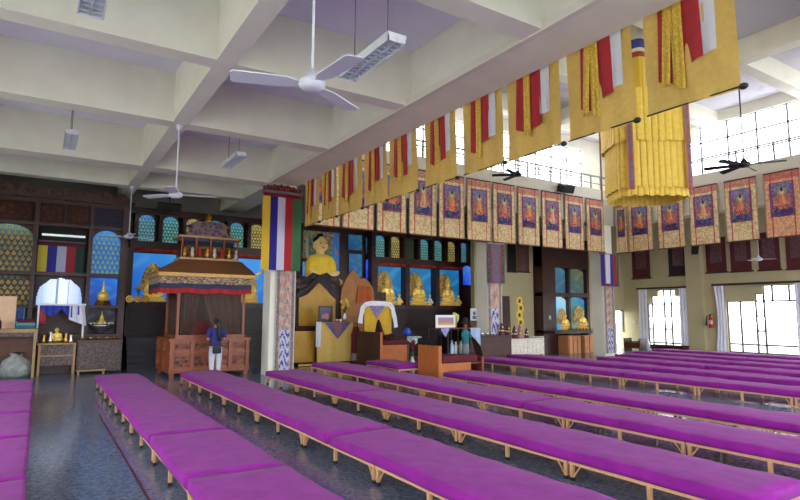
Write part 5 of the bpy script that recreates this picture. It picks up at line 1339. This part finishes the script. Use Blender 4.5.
# things on the cream wall
c = aY(483, 288, 19.5)
t = thing('wall_speaker', 'small black loudspeaker on the cream wall left of the middle column', 'loudspeaker', (c.x, 19.5, c.z))
MB().box(c.x-.13, c.x+.13, 19.3, 19.52, c.z-.2, c.z+.2).bevel(.02, 1).build('speaker_case', blackm, t); MB().box(c.x-.11, c.x+.11, 19.285, 19.3, c.z-.17, c.z+.17).build('grille', speakm, t)
MB().box(c.x-.04, c.x+.04, 19.5, 19.6, c.z-.05, c.z+.05).build('mounting_bracket', blackm, t)
for (pa, pb, lb, red) in ((507.5, 516, 'narrow black scroll high on the cream wall right of the middle column', 0), (517, 529, 'narrow patterned brown scroll high on the cream wall, beside the black one', 1)):
    a = rect(pa, 247, pb, 272, 19.55)
    t = thing('dark_scroll', lb, 'scroll', ((a[0]+a[1])/2, 19.55, a[2]))
    painted('cloth_mount', lambda u, v: Vector((a[0]+(a[1]-a[0])*u, 19.54, a[2]+(a[3]-a[2]+.2)*v)), 10, 18, lambda u, v: (mixc((120, 74, 60), (84, 84, 110), hsh(int(u*10), int(v*18))) if .25 < u < .75 else (110, 62, 44)) if red else mixc((26, 20, 22), (44, 30, 28), hsh(int(u*10), int(v*18))), P_CLOTH, t)
    MB().cyl((a[0]-.03, 19.54, a[2]), (a[1]+.03, 19.54, a[2]), .03, seg=6).build('bottom_roller', darkbr, t)
    MB().cyl((a[0], 19.54, a[3]+.2), (a[1], 19.54, a[3]+.2), .02, seg=6).build('top_rod', darkbr, t)
c = aY(549.5, 317.5, YR_-.02)
t = thing('switch_box', 'small grey switch box on the dark side of the right-hand shrine', 'switch box', (c.x, YR_-.02, c.z))
MB().box(c.x-.09, c.x+.09, YR_-.05, YR_-.002, c.z-.1, c.z+.1).bevel(.008, 1).build('box_body', mat('grey_plastic', (150, 146, 142), .5), t); MB().box(c.x-.03, c.x+.03, YR_-.06, YR_-.05, c.z-.05, c.z+.05).build('switch', whitem, t)
c = aY(634, 322, YB2-.01)
c = aX(634.5, 322, XR)
tag(MB().box(XR-.03, XR-.002, c.y-.09, c.y+.09, c.z-.07, c.z+.07).bevel(.008, 1).build('light_switch', mat('pale_switch_plastic', (196, 190, 176), .5)), 'pale light switch on the cream wall between doorway and left curtain', 'switch')
# white flowers right of the carved shrine and left of it
vase_flowers('small bunch of white flowers at the left edge of the leftmost blue niche', 2.86, YA+.0, b0+.006, .6, whitepet, 10, brass, seed=6)

# ------------------------------------------------------------------ along the right wall
def pleats(label, ya, yb, z0, z1, gather=0, group=None):
    n_ = max(3, int((yb-ya)/.14))
    def f(u, v):
        g = 1-gather*math.sin(PI*min(1, (1-v)*1.1))
        return Vector((XR-.22+.035*math.sin(u*n_*2*PI), ya+(yb-ya)*u*g, z0+(z1-z0)*v))
    o = MB().sheet(f, n_*8, 12).build('curtain', curt, None, True); tag(o, label, 'curtain', group); return o
zr1 = rz(665, 288.5); zc0 = .06
pleats('pale lavender curtain at the left side of the stepped left window', ry(650), ry(641), zc0, zr1-.02)
pleats('pale lavender curtain at the right side of the stepped left window, beside the pilaster', ry(689.5), ry(681.5), zc0, zr1-.02)
pleats('pale lavender curtain at the left side of the wide right window', ry(727), ry(716.5), zc0, rz(760, 284)-.02, .25)
pleats('pale lavender curtain at the frame edge, right side of the wide window', 10.3, ry(797.5), zc0, rz(760, 284)-.02)
for (ya, yb, zz, lb) in ((ry(690.5), ry(639.5), zr1, 'dark brown curtain rail above the stepped left window'), (9.9, ry(715), rz(757, 284), 'dark brown curtain rail above the wide right window')):
    t = thing('curtain_rail', lb, 'curtain rail', (XR-.2, (ya+yb)/2, zz))
    MB().box(XR-.27, XR-.17, ya, yb, zz-.02, zz+.07).build('rail', darkbr, t)
    for y in (ya+.15, yb-.15): MB().box(XR-.2, XR-.001, y-.03, y+.03, zz, zz+.05).build('mounting_bracket', darkbr, t)
c = aX(711, 320, XR-.36)
t = thing('fire_extinguisher', 'red fire extinguisher hung on the pilaster between the windows', 'fire extinguisher', c)
zb_ = aX(711, 328, XR-.38).z; ye = aX(711, 320, XR-.38).y
MB().lathe([(.08, 0), (.10, .03), (.10, .42), (.06, .52), (.035, .56)], (XR-.42, ye, zb_), 16).build('cylinder_body', redpaint, t, True)
MB().lathe([(.102, .18), (.102, .36)], (XR-.42, ye, zb_), 16).build('label_band', mat('pale_pink_label', (220, 160, 160), .5), t)
MB().lathe([(.03, .56), (.035, .62), (.02, .64)], (XR-.42, ye, zb_), 10).bar((XR-.42, ye-.16, zb_+.66), (XR-.42, ye+.04, zb_+.62), .03).build('valve_handle', blackm, t)
MB().tube([(XR-.44, ye+.02, zb_+.6), (XR-.46, ye+.14, zb_+.55), (XR-.46, ye+.17, zb_+.35), (XR-.46, ye+.2, zb_+.12)], [.02, .022, .022, .045], 8).build('hose', blackm, t, True)
MB().box(XR-.34, XR-.282, ye-.05, ye+.05, zb_+.3, zb_+.36).build('mounting_bracket', rodm, t)
# maroon seat and wooden armchair under the left window
xs_ = 26.35
y0, y1 = aX(684, 350, xs_).y, aX(650.5, 350, xs_).y; zt_ = aX(667, 346.5, xs_).z
t = thing('window_sofa', 'long maroon sofa seat under the stepped left window', 'sofa', (xs_+.25, (y0+y1)/2, 0))
MB().box(xs_, xs_+.45, y0, y1, .14, .34).bevel(.03, 2).build('seat', dmaroon, t, True)
MB().box(xs_+.36, xs_+.5, y0, y1, .342, zt_).bevel(.04, 2).build('backrest', dmaroon, t, True)
for y in (y0+.05, y1-.12):
    for x in (xs_+.03, xs_+.4): MB().box(x, x+.07, y, y+.07, 0, .14).build('leg', brown, t)
y0, y1 = aX(640, 347, 25.9).y, aX(624, 347, 25.9).y; zt_ = aX(632, 341.5, 25.9).z
t = thing('wooden_armchair', 'dark wooden box armchair beside the bright doorway', 'armchair', (26.2, (y0+y1)/2, 0))
MB().box(25.9, 26.5, y0+.06, y1-.06, .1, .42).bevel(.02, 1).build('seat', brown, t)
for y in (y0, y1-.06): MB().box(25.88, 26.5, y, y+.06, 0, .62).build('arm', dwood, t)
MB().box(26.42, 26.5, y0+.06, y1-.06, .42, zt_).build('backrest', brown, t)
p = aX(641.5, 347, 26.3)
bag('small bluish-white bag on the floor between the armchair and left curtain', 26.2, p.y-.45, .26, .6, mat('bluish_white_plastic', (190, 196, 206), .4, var=.1), 4)

# ------------------------------------------------------------------ the visitor
PX, PY = 4.33, 16.55
def skinned(name, chains, m, parent, sub=2, world=True, smooth=True):
    """chains: list of lists of ((x, y, z), radius); equal points are welded into one skeleton"""
    bm = bmesh.new(); lay = bm.verts.layers.skin.verify(); idx = {}; roots = []
    for ch in chains:
        prev = None
        for p, r in ch:
            k = tuple(round(q, 4) for q in p)
            if k not in idx:
                v = bm.verts.new((p[0]+PX, p[1]+PY, p[2])); rr = r if isinstance(r, tuple) else (r, r); v[lay].radius = rr; v[lay].use_root = False; idx[k] = v
            v = idx[k]
            if prev is not None and prev != v and bm.edges.get((prev, v)) is None: bm.edges.new((prev, v))
            prev = v
    seen = set()
    for v in bm.verts:
        if v in seen: continue
        v[lay].use_root = True; st = [v]
        while st:
            q = st.pop()
            if q in seen: continue
            seen.add(q); st += [e.other_vert(q) for e in q.link_edges]
    me = bpy.data.meshes.new(name); bm.to_mesh(me); bm.free(); me.materials.append(m)
    o = bpy.data.objects.new(name, me); COL.objects.link(o); attach(o, parent)
    a_ = o.modifiers.new('skin', 'SKIN'); a_.use_smooth_shade = True
    b_ = o.modifiers.new('sub', 'SUBSURF'); b_.levels = sub; b_.render_levels = sub
    return o
person = thing('person', 'woman in navy shirt and white trousers standing with her back turned at the carved shrine', 'person', (PX, PY, 0))
pelvis = (0, 0, .92)
chains = [[(pelvis, (.13, .09)), ((0, .01, 1.06), (.115, .085)), ((0, 0, 1.24), (.13, .09)), ((0, 0, 1.36), (.11, .075)), ((0, .01, 1.44), .05), ((0, .02, 1.50), (.062, .075)), ((0, .015, 1.575), (.078, .092)), ((0, .01, 1.63), (.06, .07))]]
for s in (-1, 1):
    chains.append([(pelvis, (.13, .09)), ((s*.095, 0, .84), .085), ((s*.095, .015, .48), .055), ((s*.09, -.02, .10), .036), ((s*.09, .02, .05), .036), ((s*.10, .13, .035), .03)])
    hand = (s*.13, .24, 1.06)
    chains.append([((0, 0, 1.36), (.11, .075)), ((s*.175, 0, 1.35), .055), ((s*.228, -.03, 1.10), .043), ((s*.165, .15, 1.04), .027), (hand, (.034, .016)), ((s*.115, .29, 1.07), (.036, .014))])
    base = Vector((s*.115, .285, 1.07))
    for q, (dx, ln) in enumerate(((-.028, .06), (-.01, .072), (.01, .068), (.027, .052))):
        b0_ = base+Vector((s*dx*-.3, 0, dx)); chains.append([((b0_.x, b0_.y-.01, b0_.z), .009), ((b0_.x-s*.008, b0_.y+ln*.5, b0_.z+.004), .0085), ((b0_.x-s*.03, b0_.y+ln*.9, b0_.z-.006), .0075)])
    th = Vector((s*.115, .25, 1.088)); chains.append([(tuple(th), .011), ((th.x-s*.02, th.y+.025, th.z+.022), .0095), ((th.x-s*.028, th.y+.05, th.z+.028), .008)])
skinned('body', chains, skin, person)
mb = MB()
W_ = lambda x, y, z: (PX+x, PY+y, z)
mb.ell(W_(0, .108, 1.555), (.013, .02, .022), 8, 5)
mb.build('nose', skin, person, True)
for s in (-1, 1):
    MB().ell(W_(s*.032, .098, 1.575), (.014, .008, .007), 8, 5).build('eye', blackm, person, True)
    MB().ell(W_(s*.085, .0, 1.565), (.012, .022, .032), 8, 6).build('ear', skin, person, True)
MB().ell(W_(0, .10, 1.515), (.022, .008, .007), 8, 5).build('mouth', redc, person, True)
# clothes: shirt with short sleeves, trousers, shoes; then hair and waist bag
sh = [[((0, 0, .86), (.185, .13)), ((0, .01, 1.04), (.165, .122)), ((0, 0, 1.24), (.172, .122)), ((0, 0, 1.365), (.13, .092)), ((0, .005, 1.415), (.062, .06))]]
for s in (-1, 1): sh.append([((0, 0, 1.365), (.13, .092)), ((s*.18, 0, 1.355), .074), ((s*.222, -.02, 1.19), .072), ((s*.23, -.025, 1.12), .07)])
skinned('shirt', sh, navy, person)
tr = []
for s in (-1, 1): tr.append([((0, 0, .94), (.155, .11)), ((s*.092, -.005, .83), (.115, .11)), ((s*.10, .012, .48), .084), ((s*.092, -.018, .12), .055), ((s*.092, -.018, .075), .055)])
skinned('trousers', tr, jeans, person)
for s in (-1, 1):
    MB().ell(W_(s*.098, .045, .035), (.045, .125, .034), 12, 6).box(PX+s*.098-.035, PX+s*.098+.035, PY-.065, PY+.15, .0, .02).build('shoe', blackm, person, True)
mb = MB(); mb.ell(W_(0, -.012, 1.59), (.096, .108, .098), 16, 10)
mb.tube([W_(0, -.09, 1.60), W_(.01, -.135, 1.56), W_(.03, -.135, 1.42), (PX+.05, PY-.14, 1.24), (PX+.06, PY-.135, 1.1), (PX+.062, PY-.13, 1.02)], [.04, .05, .062, .058, .042, .012], 12)
o = mb.build('hair', hairm, person, True); remesh(o, .012)
MB().box(PX-.13, PX+.11, PY-.225, PY-.14, .70, .90).bevel(.035, 3).build('waist_bag', bagm, person, True)
bs = MB().tube([W_(.2*math.cos(a*PI/8), .145*math.sin(a*PI/8), .905-.02*math.sin(a*PI/8)) for a in range(17)], .014, 6).build('bag_strap', bagm, person)
